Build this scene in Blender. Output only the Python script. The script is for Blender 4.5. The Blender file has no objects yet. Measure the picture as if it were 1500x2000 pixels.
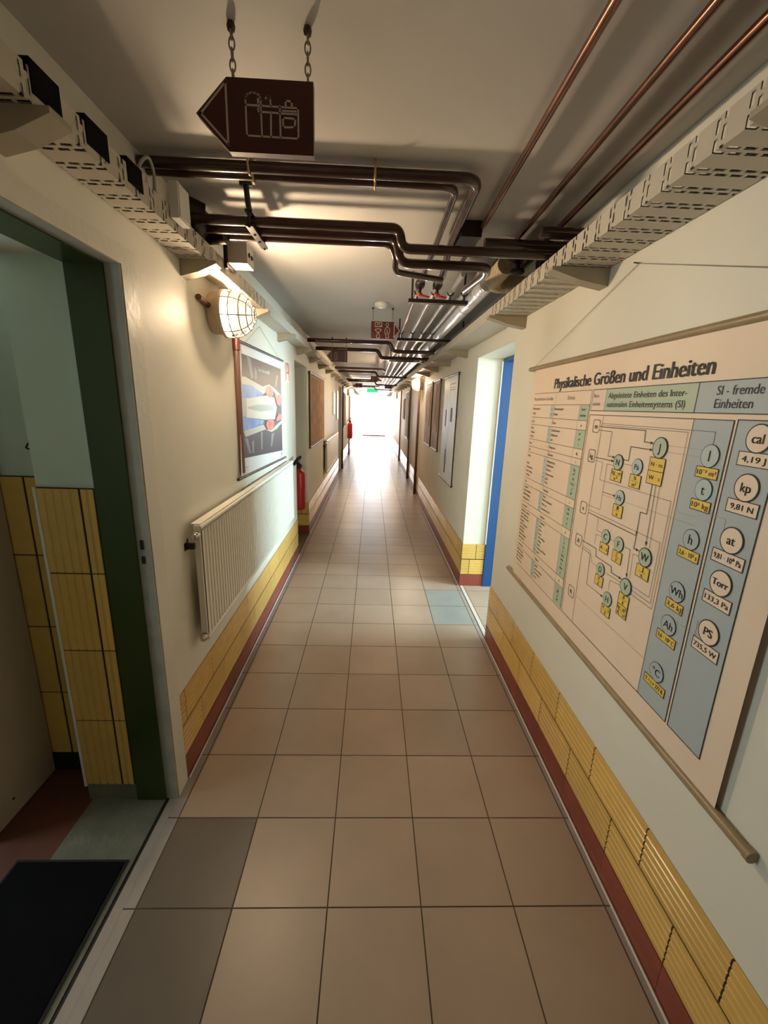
import bpy, bmesh, math, random
from mathutils import Vector, Matrix
random.seed(7)
C = bpy.context.scene.collection
PI = math.pi

# ------------------------------------------------------------------ camera, world, lights, exposure
def rgb(h):
    return tuple(h) if len(h) == 4 else (h[0], h[1], h[2], 1)

_p, _yaw, _roll = .2477, .0344, .0331
_cy, _sy, _cp, _sp, _cr, _sr = math.cos(_yaw), math.sin(_yaw), math.cos(_p), math.sin(_p), math.cos(_roll), math.sin(_roll)
_F = Vector((_sy*_cp, _cy*_cp, -_sp)); _r = Vector((_cy, -_sy, 0)); _u = _r.cross(_F)
_R = _cr*_r + _sr*_u; _U = -_sr*_r + _cr*_u
cam = bpy.data.cameras.new('camera'); camo = bpy.data.objects.new('camera', cam); C.objects.link(camo)
cam.sensor_fit = 'HORIZONTAL'; cam.sensor_width = 36; cam.lens = 36*816.7/1500; cam.clip_start = .02; cam.clip_end = 200
camo.matrix_world = Matrix(((_R.x, _U.x, -_F.x, 0), (_R.y, _U.y, -_F.y, 0), (_R.z, _U.z, -_F.z, 1.555), (0, 0, 0, 1)))
bpy.context.scene.camera = camo

sc = bpy.context.scene
sc.view_settings.view_transform = 'Standard'; sc.view_settings.look = 'None'
sc.view_settings.gamma = 1; sc.view_settings.use_curve_mapping = False
sc.view_settings.exposure = 0.12
sc.cycles.use_denoising = True
sc.cycles.max_bounces = 10; sc.cycles.diffuse_bounces = 6; sc.cycles.glossy_bounces = 5; sc.cycles.transparent_max_bounces = 12
sc.cycles.sample_clamp_indirect = 6

w = bpy.data.worlds.new('daylight'); sc.world = w; w.use_nodes = True
w.node_tree.nodes['Background'].inputs[0].default_value = (.86, .93, 1, 1)
w.node_tree.nodes['Background'].inputs[1].default_value = 1.5

def area(name, loc, direction, sx, sy, power, col):
    l = bpy.data.lights.new(name, 'AREA'); l.shape = 'RECTANGLE'; l.size = sx; l.size_y = sy; l.energy = power; l.color = col
    o = bpy.data.objects.new(name, l); C.objects.link(o); o.location = loc
    o.rotation_euler = Vector(direction).to_track_quat('-Z', 'Y').to_euler()
    return o
area('daylight_corridor_end', (.05, 23.0, 1.25), (0, -1, 0), 2.4, 2.6, 410, (.93, .96, 1))
area('daylight_blue_door_room', (4.36, 2.42, 1.55), (-1, 0, 0), 1.4, 1.2, 345, (.68, .93, 1))
area('daylight_kitchen', (-2.74, .82, 1.5), (1, 0, 0), .72, 1.2, 23, (.84, .96, .93))
LAMP = (1, .70, .40)

# ------------------------------------------------------------------ materials
def mat(name, col, rough=.5, metal=0, var=0, vscale=8, bump=0, bscale=60, spec=.5, emit=0, col2=None, coat=0, vdetail=3):
    m = bpy.data.materials.new(name); m.use_nodes = True
    nt = m.node_tree; n = nt.nodes; L = nt.links; b = n['Principled BSDF']
    b.inputs['Base Color'].default_value = rgb(col); b.inputs['Roughness'].default_value = rough
    b.inputs['Metallic'].default_value = metal; b.inputs['Specular IOR Level'].default_value = spec
    b.inputs['Coat Weight'].default_value = coat
    if emit:
        b.inputs['Emission Color'].default_value = rgb(col); b.inputs['Emission Strength'].default_value = emit
    geo = n.new('ShaderNodeNewGeometry')
    if var:
        t = n.new('ShaderNodeTexNoise'); t.inputs['Scale'].default_value = vscale; t.inputs['Detail'].default_value = vdetail
        L.new(geo.outputs['Position'], t.inputs['Vector'])
        r = n.new('ShaderNodeValToRGB'); r.color_ramp.elements[0].position = .3; r.color_ramp.elements[1].position = .7
        c2 = col2 if col2 else tuple(max(0, c*(1-var)) for c in col[:3])
        r.color_ramp.elements[0].color = rgb(c2); r.color_ramp.elements[1].color = rgb(col)
        L.new(t.outputs['Fac'], r.inputs[0]); L.new(r.outputs[0], b.inputs['Base Color'])
    if bump:
        t2 = n.new('ShaderNodeTexNoise'); t2.inputs['Scale'].default_value = bscale; t2.inputs['Detail'].default_value = 4
        L.new(geo.outputs['Position'], t2.inputs['Vector'])
        bp = n.new('ShaderNodeBump'); bp.inputs['Strength'].default_value = bump; bp.inputs['Distance'].default_value = .01
        L.new(t2.outputs['Fac'], bp.inputs['Height']); L.new(bp.outputs[0], b.inputs['Normal'])
    return m

def tinted(m):
    """multiply the base colour with the per-tile 'tint' attribute"""
    nt = m.node_tree; n = nt.nodes; L = nt.links; b = n['Principled BSDF']
    a = n.new('ShaderNodeAttribute'); a.attribute_name = 'tint'
    mx = n.new('ShaderNodeMix'); mx.data_type = 'RGBA'; mx.blend_type = 'MULTIPLY'; mx.inputs[0].default_value = 1
    src = b.inputs['Base Color']
    if src.is_linked:
        L.new(src.links[0].from_socket, mx.inputs[6])
    else:
        mx.inputs[6].default_value = src.default_value
    L.new(a.outputs['Color'], mx.inputs[7]); L.new(mx.outputs[2], src)
    return m

def slotted(m, period=.075):
    """cut rows of short slots through a steel tray (bottom and lip)"""
    nt = m.node_tree; n = nt.nodes; L = nt.links; b = n['Principled BSDF']; out = n['Material Output']
    g = n.new('ShaderNodeNewGeometry'); s = n.new('ShaderNodeSeparateXYZ'); L.new(g.outputs['Position'], s.inputs[0])
    def mth(op, a, bb=None, c=None):
        x = n.new('ShaderNodeMath'); x.operation = op
        for i, v in enumerate((a, bb, c)):
            if v is None: continue
            if isinstance(v, (int, float)): x.inputs[i].default_value = v
            else: L.new(v, x.inputs[i])
        return x.outputs[0]
    yy = mth('FRACT', mth('DIVIDE', s.outputs['Y'], period))
    xs = mth('DIVIDE', mth('ADD', s.outputs['X'], s.outputs['Z']), .034)
    r1 = mth('LESS_THAN', mth('ABSOLUTE', mth('SUBTRACT', yy, .37)), .06)
    r2 = mth('LESS_THAN', mth('ABSOLUTE', mth('SUBTRACT', yy, .61)), .06)
    c1 = mth('LESS_THAN', mth('FRACT', mth('ADD', xs, 10.0)), .72)
    c2 = mth('LESS_THAN', mth('FRACT', mth('ADD', xs, 10.5)), .72)
    k = mth('MAXIMUM', mth('MULTIPLY', r1, c1), mth('MULTIPLY', r2, c2))
    tr = n.new('ShaderNodeBsdfTransparent'); mx = n.new('ShaderNodeMixShader')
    L.new(k, mx.inputs[0]); L.new(b.outputs[0], mx.inputs[1]); L.new(tr.outputs[0], mx.inputs[2]); L.new(mx.outputs[0], out.inputs[0])
    return m

M = {}
M['wall'] = mat('wall_paint', (.77, .745, .655), .55, spec=.3, var=.06, vscale=2.2, bump=.12, bscale=14)
M['kitchen_wall'] = mat('mint_paint', (.62, .72, .63), .5, var=.06, vscale=3, bump=.2, bscale=25)
M['ceiling'] = mat('ceiling_paint', (.58, .555, .53), .65, var=.10, vscale=1.6, bump=.25, bscale=7)
M['floor'] = tinted(mat('floor_tile', (.40, .295, .225), .33, var=.12, vscale=3.5, bump=.04, bscale=30))
M['floor_grey'] = mat('floor_tile_grey', (.30, .31, .30), .33, var=.15, vscale=5)
M['floor_brown'] = mat('floor_tile_umber', (.135, .108, .085), .36, var=.12, vscale=5)
M['grout'] = mat('floor_grout', (.10, .065, .042), .85)
M['strip'] = mat('edge_strip', (.36, .31, .28), .45, var=.15, vscale=9)
M['sealant'] = mat('pale_sealant', (.62, .55, .50), .4)
M['sill'] = mat('concrete_sill', (.17, .165, .12), .8, var=.25, vscale=12, bump=.3, bscale=50)
M['redfloor'] = mat('oxblood_floor', (.12, .035, .016), .6, var=.3, vscale=6)
M['yellow'] = tinted(mat('yellow_tile', (.70, .44, .12), .22, var=.08, vscale=20))
M['tile_joint'] = mat('tile_joint', (.035, .022, .012), .9)
M['redtile'] = tinted(mat('red_skirting_tile', (.26, .055, .035), .25, var=.15, vscale=9))
M['redjoint'] = mat('pale_joint', (.5, .40, .33), .6)
M['green'] = mat('green_gloss_paint', (.035, .052, .010), .3, var=.15, vscale=3)
M['blue'] = mat('blue_gloss_paint', (.002, .055, .20), .3, var=.05, vscale=3)
M['frame_white'] = mat('door_frame_paint', (.72, .70, .62), .4, var=.06, vscale=6, bump=.1, bscale=40)
M['frame_grey'] = mat('rebate_paint', (.46, .45, .40), .45, var=.2, vscale=14)
M['black'] = mat('black_hole', (.006, .006, .006), .7)
M['rubber'] = mat('black_rubber', (.005, .0052, .006), .9, bump=.3, bscale=300, spec=.08)
M['steel_dark'] = mat('dark_steel', (.05, .04, .038), .4, metal=.7, var=.3, vscale=30)
M['pipe_brown'] = mat('brown_painted_pipe', (.055, .024, .018), .22, var=.2, vscale=9, coat=.4)
M['copper'] = mat('aged_copper', (.23, .105, .07), .25, metal=.85, var=.4, vscale=9)
M['pipe_silver'] = mat('zinc_pipe', (.66, .64, .62), .28, metal=.6, var=.15, vscale=20)
M['pipe_red'] = mat('reddish_pipe', (.46, .30, .27), .28, metal=.6, var=.15, vscale=20)
M['foil'] = mat('foil_insulation', (.86, .87, .90), .30, metal=.45, var=.12, vscale=25, bump=.5, bscale=45)
M['wrap'] = mat('beige_fibre_wrap', (.52, .44, .31), .9, var=.2, vscale=40, bump=1, bscale=90)
M['brass'] = mat('brass_clip', (.55, .40, .17), .4, metal=.6)
M['red_plastic'] = mat('red_handle', (.50, .035, .02), .35)
M['tray'] = slotted(mat('perforated_tray_paint', (.56, .51, .43), .5, var=.06, vscale=9))
M['tray_plain'] = mat('plain_tray_paint', (.58, .54, .47), .45, var=.05, vscale=9)
M['bracket'] = mat('bracket_paint', (.42, .37, .28), .5, var=.12, vscale=12)
M['cable'] = mat('black_cable', (.02, .02, .022), .5)
M['cable_grey'] = mat('grey_cable', (.36, .35, .33), .5)
M['plastic_white'] = mat('white_plastic', (.72, .70, .66), .4)
M['plastic_grey'] = mat('grey_plastic', (.50, .47, .42), .45)
M['sign'] = mat('brown_sign_enamel', (.075, .013, .009), .35, var=.1, vscale=20)
M['sign_edge'] = mat('sign_edge', (.30, .22, .2), .45)
M['sign_line'] = mat('sign_line', (.62, .50, .44), .5)
M['chain'] = mat('chain_zinc', (.30, .27, .22), .4, metal=.8)
M['chain_hook'] = mat('brown_hook', (.07, .035, .03), .5)
M['rad'] = mat('radiator_enamel', (.78, .76, .68), .3)
M['chrome'] = mat('chrome', (.6, .58, .54), .22, metal=.9)
M['red'] = mat('extinguisher_red', (.52, .018, .020), .25, coat=.3)
M['lab_white'] = mat('label_white', (.78, .76, .74), .4)
M['lab_yellow'] = mat('label_yellow', (.75, .58, .16), .4)
M['paper'] = mat('chart_paper', (.84, .68, .54), .55, var=.07, vscale=4, bump=.1, bscale=5)
M['paper_white'] = mat('poster_paper', (.76, .77, .78), .45, var=.03, vscale=4)
M['ink'] = mat('black_ink', (.030, .024, .026), .6)
M['ink_soft'] = mat('brown_ink', (.16, .115, .085), .6)
M['ink_faint'] = mat('faint_ink', (.42, .34, .28), .6)
M['c_green'] = mat('print_green', (.44, .53, .41), .55)
M['c_blue'] = mat('print_blue', (.41, .47, .50), .55)
M['c_bluegreen'] = mat('print_bluegreen', (.45, .55, .55), .55)
M['c_yellow'] = mat('print_yellow', (.78, .55, .10), .55)
M['c_rose'] = mat('print_rose', (.78, .63, .54), .55)
M['rod'] = mat('wooden_rod', (.34, .25, .14), .35, var=.2, vscale=20)
M['rod_black'] = mat('black_rod', (.03, .03, .035), .4)
M['string'] = mat('hanging_string', (.35, .30, .24), .8)
M['p_dark'] = mat('print_charcoal', (.065, .065, .075), .4)
M['p_streak'] = mat('print_grey', (.24, .24, .26), .4)
M['p_bone'] = mat('print_bone', (.56, .54, .48), .4)
M['p_cream'] = mat('print_cream', (.68, .68, .58), .4)
M['p_groove'] = mat('print_stone', (.44, .45, .40), .4)
M['p_blue'] = mat('print_sky', (.36, .53, .72), .4, var=.5, vscale=6, col2=(.12, .24, .60))
M['p_red'] = mat('print_red', (.78, .10, .08), .4, var=.3, vscale=14, col2=(.80, .30, .26))
M['map_brown'] = mat('brown_wall_map', (.58, .33, .17), .8, spec=.15, var=.5, vscale=7, col2=(.34, .20, .11), vdetail=6)
M['map_lilac'] = mat('lilac_wall_map', (.66, .56, .55), .7, spec=.2, var=.4, vscale=6, col2=(.42, .28, .25))
M['fire_red'] = mat('fire_sign_red', (.58, .05, .03), .4)
M['conduit'] = mat('brown_conduit', (.10, .05, .037), .45)
M['conduit_dark'] = mat('dark_sleeve', (.09, .025, .02), .4)
M['exit_green'] = mat('exit_green', (.0, .75, .25), .4, emit=1.0)
M['lamp_base'] = mat('lamp_housing', (.60, .50, .36), .45)
M['wire'] = mat('lamp_guard_wire', (.34, .29, .20), .45)
M['cabinet'] = mat('cabinet_panel', (.50, .44, .36), .5, var=.06, vscale=3)
M['ground'] = mat('outside_paving', (.75, .74, .72), .8)

mg = bpy.data.materials.new('lamp_glass'); mg.use_nodes = True
nt = mg.node_tree; nt.nodes.clear()
o_ = nt.nodes.new('ShaderNodeOutputMaterial'); mx = nt.nodes.new('ShaderNodeMixShader'); tr = nt.nodes.new('ShaderNodeBsdfTransparent')
ad = nt.nodes.new('ShaderNodeAddShader'); gl = nt.nodes.new('ShaderNodeBsdfGlossy'); em = nt.nodes.new('ShaderNodeEmission')
gl.inputs['Roughness'].default_value = .1; em.inputs[0].default_value = (1, .80, .50, 1); em.inputs[1].default_value = .4
tr.inputs[0].default_value = (.97, .95, .9, 1); mx.inputs[0].default_value = .12
nt.links.new(tr.outputs[0], mx.inputs[1]); nt.links.new(gl.outputs[0], mx.inputs[2])
nt.links.new(mx.outputs[0], ad.inputs[0]); nt.links.new(em.outputs[0], ad.inputs[1]); nt.links.new(ad.outputs[0], o_.inputs[0])
M['lamp_glass'] = mg
def emission(name, col, s):
    m = bpy.data.materials.new(name); m.use_nodes = True; t = m.node_tree; t.nodes.clear()
    o = t.nodes.new('ShaderNodeOutputMaterial'); e = t.nodes.new('ShaderNodeEmission')
    e.inputs[0].default_value = rgb(col); e.inputs[1].default_value = s; t.links.new(e.outputs[0], o.inputs[0]); return m
M['bulb'] = emission('glowing_bulb', (1, .76, .51), 1100)
M['bulb_far'] = emission('glowing_bulb_far', (1, .77, .53), 1550)

# ------------------------------------------------------------------ mesh building
class MB:
    def __init__(s):
        s.v = []; s.f = []; s.mi = []; s.sm = []; s.tint = []
    def add(s, vs, fs, mi=0, smooth=False, tint=1.0):
        b = len(s.v); s.v += [tuple(v) for v in vs]
        for f in fs:
            s.f.append([b+i for i in f]); s.mi.append(mi); s.sm.append(smooth); s.tint.append(tint)
    def box(s, x0, x1, y0, y1, z0, z1, mi=0, tint=1.0):
        s.add([(x0,y0,z0),(x1,y0,z0),(x1,y1,z0),(x0,y1,z0),(x0,y0,z1),(x1,y0,z1),(x1,y1,z1),(x0,y1,z1)],
              [(0,3,2,1),(4,5,6,7),(0,1,5,4),(1,2,6,5),(2,3,7,6),(3,0,4,7)], mi, False, tint)
    def obox(s, c, ax, ay, az, hx, hy, hz, mi=0):
        c, ax, ay, az = Vector(c), Vector(ax).normalized(), Vector(ay).normalized(), Vector(az).normalized()
        vs = [c + ax*hx*i + ay*hy*j + az*hz*k for k in (-1, 1) for j in (-1, 1) for i in (-1, 1)]
        s.add(vs, [(0,2,3,1),(4,5,7,6),(0,1,5,4),(1,3,7,5),(3,2,6,7),(2,0,4,6)], mi)
    def prism(s, poly, a, b, mi=0):
        """poly: list of 3D points (planar), extruded by vector b-a"""
        d = Vector(b) - Vector(a); n = len(poly)
        vs = [Vector(p) for p in poly] + [Vector(p)+d for p in poly]
        s.add(vs, [tuple(range(n-1, -1, -1)), tuple(range(n, 2*n))] + [(i, (i+1) % n, n+(i+1) % n, n+i) for i in range(n)], mi)
    def tube(s, path, r, seg=12, closed=False, caps=True, mi=0):
        P = [Vector(p) for p in path]; n = len(P)
        rr = r if isinstance(r, (list, tuple)) else [r]*n
        T = []
        for i in range(n):
            if closed: t = P[(i+1) % n] - P[i-1]
            else: t = P[min(i+1, n-1)] - P[max(i-1, 0)]
            T.append(t.normalized())
        a = T[0].cross(Vector((0, 0, 1)))
        if a.length < .05: a = T[0].cross(Vector((1, 0, 0)))
        a.normalize(); vs = []
        for i in range(n):
            a = (a - T[i]*a.dot(T[i])).normalized(); b = T[i].cross(a)
            for k in range(seg):
                q = 2*PI*k/seg; vs.append(P[i] + (a*math.cos(q) + b*math.sin(q))*rr[i])
        fs = []
        for i in range(n if closed else n-1):
            j = (i+1) % n
            for k in range(seg):
                l = (k+1) % seg; fs.append((i*seg+k, i*seg+l, j*seg+l, j*seg+k))
        s.add(vs, fs, mi, True)
        if caps and not closed:
            s.add(vs[:seg], [tuple(range(seg-1, -1, -1))], mi); s.add(vs[-seg:], [tuple(range(seg))], mi)
    def lathe(s, prof, c, axis, seg=32, mi=0, smooth=True, a0=0, a1=2*PI):
        """prof: (radius, height) along axis"""
        c = Vector(c); ax = Vector(axis).normalized()
        e = ax.cross(Vector((0, 0, 1)))
        if e.length < .05: e = Vector((1, 0, 0))
        e.normalize(); g = ax.cross(e); full = abs(a1-a0-2*PI) < 1e-6; m = seg if full else seg+1; vs = []
        for r, h in prof:
            for k in range(m):
                q = a0 + (a1-a0)*k/seg; vs.append(c + ax*h + (e*math.cos(q)+g*math.sin(q))*max(r, 1e-5))
        fs = []
        for i in range(len(prof)-1):
            for k in range(seg):
                l = (k+1) % m; fs.append((i*m+k, i*m+l, (i+1)*m+l, (i+1)*m+k))
        s.add(vs, fs, mi, smooth)
    def sphere(s, c, r, seg=20, mi=0):
        s.lathe([(r*math.sin(PI*i/12), -r*math.cos(PI*i/12)) for i in range(13)], c, (0, 0, 1), seg, mi)
    def build(s, name, mats, parent=None, origin=None):
        me = bpy.data.meshes.new(name)
        if origin is None:
            if parent is not None: origin = Vector(parent['_o']) if '_o' in parent.keys() else Vector((0, 0, 0))
            else:
                xs = [v[0] for v in s.v]; ys = [v[1] for v in s.v]; zs = [v[2] for v in s.v]
                origin = Vector(((min(xs)+max(xs))/2, (min(ys)+max(ys))/2, min(zs)))
        origin = Vector(origin)
        me.from_pydata([tuple(Vector(v)-origin) for v in s.v], [], s.f)
        ms = mats if isinstance(mats, (list, tuple)) else [mats]
        for m in ms: me.materials.append(M[m] if isinstance(m, str) else m)
        me.polygons.foreach_set('material_index', s.mi); me.polygons.foreach_set('use_smooth', s.sm)
        if any(t != 1.0 for t in s.tint):
            at = me.color_attributes.new('tint', 'FLOAT_COLOR', 'CORNER'); k = 0
            buf = []
            for f, t in zip(s.f, s.tint): buf += [t, t, t, 1]*len(f)
            at.data.foreach_set('color', buf)
        me.update()
        o = bpy.data.objects.new(name, me); C.objects.link(o)
        if parent is not None: o.parent = parent; o.location = (0, 0, 0)
        else: o.location = origin
        o['_o'] = tuple(origin)
        return o

def tag(o, label, cat, group=None):
    o['label'] = label; o['category'] = cat
    if group: o['group'] = group
    return o
def thing(name, label, cat, loc, group=None):
    o = bpy.data.objects.new(name, None); C.objects.link(o); o.location = loc; o['_o'] = tuple(loc); o.empty_display_size = .05
    return tag(o, label, cat, group)
def struct(o):
    o['kind'] = 'structure'; return o
def frame_root(name, loc=(0, 0, 0)):
    o = bpy.data.objects.new(name, None); C.objects.link(o); o.location = loc; o['_o'] = tuple(loc); o['kind'] = 'structure'; return o
def dup(root, loc, label=None, group=None):
    r = root.copy(); C.objects.link(r); r.location = loc; r['_o'] = tuple(loc)
    if label: r['label'] = label
    if group: r['group'] = group
    for ch in list(root.children):
        c = ch.copy(); C.objects.link(c); c.parent = r
        for g in list(ch.children):
            d = g.copy(); C.objects.link(d); d.parent = c
    return r

def bend(pts, r=.04, n=6):
    """polyline with rounded corners"""
    P = [Vector(p) for p in pts]; out = [P[0]]
    for i in range(1, len(P)-1):
        a, b, c = P[i-1], P[i], P[i+1]; d1 = (a-b); d2 = (c-b); k = min(r, d1.length*.45, d2.length*.45)
        p, q = b + d1.normalized()*k, b + d2.normalized()*k
        for j in range(n+1):
            t = j/n; out.append(p*(1-t)**2 + b*2*t*(1-t) + q*t*t)
    out.append(P[-1]); return out

# flat printing on a plane: origin O, right vector u, up vector v, normal n
class Sheet:
    def __init__(s, fn, n): s.fn = fn; s.n = Vector(n)
    def P(s, a, b, lift=0): return Vector(s.fn(a, b)) + s.n*lift
def poly(mb, sh, pts, lift=.0005, mi=0):
    mb.add([sh.P(a, b, lift) for a, b in pts], [tuple(range(len(pts)))], mi)
def rect(mb, sh, a0, a1, b0, b1, lift=.0005, mi=0): poly(mb, sh, [(a0, b0), (a1, b0), (a1, b1), (a0, b1)], lift, mi)
def line(mb, sh, pts, w=.002, lift=.001, mi=0):
    for (a, b), (c, d) in zip(pts[:-1], pts[1:]):
        L = math.hypot(c-a, d-b)
        if L < 1e-6: continue
        ux, uy = (c-a)/L*w/2, (d-b)/L*w/2
        poly(mb, sh, [(a-ux-uy, b-uy+ux), (a-ux+uy, b-uy-ux), (c+ux+uy, d+uy-ux), (c+ux-uy, d+uy+ux)], lift, mi)
def disc(mb, sh, a, b, r, lift=.001, mi=0, seg=28, sx=1):
    poly(mb, sh, [(a+r*sx*math.cos(2*PI*i/seg), b+r*math.sin(2*PI*i/seg)) for i in range(seg)], lift, mi)
def frame(mb, sh, a0, a1, b0, b1, w=.002, lift=.001, mi=0):
    line(mb, sh, [(a0, b0), (a1, b0), (a1, b1), (a0, b1), (a0, b0)], w, lift, mi)
_tc = {}
def glyphs(body):
    if body in _tc: return _tc[body]
    cu = bpy.data.curves.new('lettering', 'FONT'); cu.body = body; cu.size = 1; cu.resolution_u = 3
    o = bpy.data.objects.new('lettering', cu); C.objects.link(o)
    bpy.context.view_layer.update()
    me = o.to_mesh(); vs = [(v.co.x, v.co.y) for v in me.vertices]; fs = [tuple(p.vertices) for p in me.polygons]
    o.to_mesh_clear(); bpy.data.objects.remove(o); bpy.data.curves.remove(cu)
    _tc[body] = (vs, fs); return _tc[body]
def text(mb, sh, body, a, b, cap, sgn=1, align='c', fit=None, lift=.0014, mi=0, bold=0):
    """cap: cap height; sgn: +1 when the reading direction follows +a, else -1; (a, b) = baseline point"""
    vs, fs = glyphs(body)
    if not vs: return
    k = cap/.69; x0 = min(v[0] for v in vs); x1 = max(v[0] for v in vs)
    kx = fit/(x1-x0) if fit else k
    off = {'l': -x0, 'c': -(x0+x1)/2, 'r': -x1}[align]
    for dx in ((0,) if not bold else (-bold, 0, bold)):
        mb.add([sh.P(a + sgn*((v[0]+off)*kx + dx), b + v[1]*k, lift) for v in vs], fs, mi)

# ------------------------------------------------------------------ tiles
def ribbed(mb, p, U, V, N, lu, lv, ribs=6, mi=0, tint=1.0, g=.0024):
    """one ribbed tile; ribs run along U; p = lower corner on the backing plane"""
    p, U, V, N = Vector(p), Vector(U), Vector(V), Vector(N)
    prof = [(g, 0), (g+.001, .0055)]
    for i in range(1, ribs):
        c = lv*i/ribs
        prof += [(c-.0040, .0060), (c-.0016, .0032), (c+.0016, .0032), (c+.0040, .0060)]
    prof += [(lv-g-.001, .0055), (lv-g, 0)]
    n = len(prof); vs = []
    for u in (g, lu-g):
        vs += [p + U*u + V*a + N*b for a, b in prof]
    flip = U.cross(V).dot(N) < 0
    fs = [(i, i+1, n+i+1, n+i) if not flip else (n+i, n+i+1, i+1, i) for i in range(n-1)]
    mb.add(vs, [f[::-1] for f in fs], mi, False, tint)
    mb.add([vs[i] for i in range(n)], [tuple(range(n))], mi, False, tint); mb.add([vs[n+i] for i in range(n)], [tuple(range(n))], mi, False, tint)

def dado(name, X, N, y0, y1, off):
    """two running-bond rows of yellow ribbed tiles over a red skirting row, on the wall plane x = X"""
    mb = MB(); s = N
    mb.box(min(X, X+s*.0045), max(X, X+s*.0045), y0, y1, .11, .3955, 1)
    mb.box(min(X, X+s*.004), max(X, X+s*.004), y0, y1, 0, .11, 3)
    for r, (z, sh) in enumerate(((.111, 0), (.256, .147))):
        y = y0 - ((y0 - off - sh) % .295)
        while y < y1:
            a, b = max(y, y0), min(y+.295, y1)
            if b-a > .02: ribbed(mb, (X+s*.0015, a, z), (0, 1, 0), (0, 0, 1), (s, 0, 0), b-a, .143, 6, 0, random.uniform(.9, 1.08))
            y += .295
    y = y0 - ((y0 - off) % .295)
    while y < y1:
        a, b = max(y, y0), min(y+.295, y1)
        if b-a > .01: mb.box(min(X, X+s*.0075), max(X, X+s*.0075), a+.0006, b-.0006, .002, .109, 2, random.uniform(.88, 1.1))
        y += .295
    return struct(mb.build(name, ['yellow', 'tile_joint', 'redtile', 'redjoint']))

# ================================================================== THE SETTING
XL, XR, CZ, END = -.75, .83, 2.30, 22.3
# corridor floor: real tiles over a grout bed
mb = MB(); t = .30; g = .0022
mb.box(-.76, .84, -3, END+.3, -.05, -.0016, 1)
gx = [-.7049+t*i for i in range(6)]
row0 = 2.78625
k0 = -19
for k in range(k0, 66):
    y = row0 + k*t
    for i in range(5):
        m_ = 0
        if i == 4 and k in (0, 1): m_ = 2
        if i == 0 and k in (-6, -7): m_ = 3
        x0, x1 = gx[i]+g, gx[i+1]-g
        mb.add([(x0, y+g, 0), (x1, y+g, 0), (x1, y+t-g, 0), (x0, y+t-g, 0)], [(0, 1, 2, 3)], m_, False, random.uniform(.93, 1.06))
    for a, b in ((-.745, gx[0]-g), (gx[5]+g, .822)):
        mb.add([(a, y+g, 0), (b, y+g, 0), (b, y+t-g, 0), (a, y+t-g, 0)], [(0, 1, 2, 3)], 4, False, 1)
struct(mb.build('floor', ['floor', 'grout', 'floor_grey', 'floor_brown', 'strip'], origin=(0, 0, 0)))
for nm, x, y0, y1 in (('trim_1', XL+.013, 1.46, 4.2), ('trim_2', XL+.013, 4.95, END), ('trim_3', XR-.013, -3, 2.6), ('trim_4', XR-.013, 3.5, END)):
    mb = MB(); mb.tube([(x, y0, .003), (x, y1, .003)], .0045, 8); struct(mb.build(nm, 'sealant'))

mb = MB(); mb.box(-.99, -.76, 4.19, 4.96, -.05, -.0005); struct(mb.build('floor_niche', 'floor_brown'))
mb = MB(); mb.box(-.95, -.76, 9.49, 10.36, -.05, -.0005); struct(mb.build('floor_niche_far', 'floor_brown'))
# ceiling
mb = MB(); mb.box(-4.3, 4.5, -3.2, END+.1, CZ, CZ+.15); struct(mb.build('ceiling', 'ceiling', origin=(0, 0, 0)))

# walls (each side one wall with its openings)
mb = MB()
mb.box(-1.09, XL, -3.1, .44, 0, CZ); mb.box(-1.09, XL, .44, 1.372, 1.945, CZ); mb.box(-1.09, XL, 1.372, 4.2, 0, CZ)
mb.box(-1.09, XL, 4.2, 4.95, 1.95, CZ); mb.box(-1.09, -.99, 4.2, 4.95, 0, 1.95)
mb.box(-1.09, XL, 4.95, 9.5, 0, CZ); mb.box(-1.09, XL, 9.5, 10.35, 1.95, CZ); mb.box(-1.09, -.95, 9.5, 10.35, 0, 1.95); mb.box(-1.09, XL, 10.35, END, 0, CZ)
struct(mb.build('wall_left', 'wall', origin=(0, 0, 0)))
mb = MB()
mb.box(XR, 1.135, -3.1, 2.605, 0, CZ); mb.box(XR, 1.135, 2.605, 3.5, 1.95, CZ); mb.box(XR, 1.135, 3.5, END, 0, CZ)
struct(mb.build('wall_right', 'wall', origin=(0, 0, 0)))
mb = MB(); mb.box(-1.09, 1.135, -3.2, -3.1, 0, CZ); struct(mb.build('wall_back', 'wall'))
mb = MB(); mb.box(-1.09, -.73, END, END+.2, 0, CZ); mb.box(.81, 1.135, END, END+.2, 0, CZ); mb.box(-.73, .81, END, END+.2, 2.1, CZ)
struct(mb.build('wall_front', 'wall'))
mb = MB(); mb.box(-.5, .7, END+.1, END+.16, -.02, .06); struct(mb.build('trim_5', 'redfloor'))
mb = MB(); mb.box(-3, 3, END+.2, 25, -.1, -.02); struct(mb.build('ground', 'ground'))

dado('baseboard_left', XL, 1, 1.46, 4.197, 1.505-.147)
mb0 = dado('baseboard_left_far', XL, 1, 4.953, 9.5, 5.0)
dado('baseboard_left_end', XL, 1, 10.35, END, 10.4)
dado('baseboard_right', XR, -1, -3, 2.603, 2.548-.295*19)
dado('baseboard_right_far', XR, -1, 3.503, END, 3.6)
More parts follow.
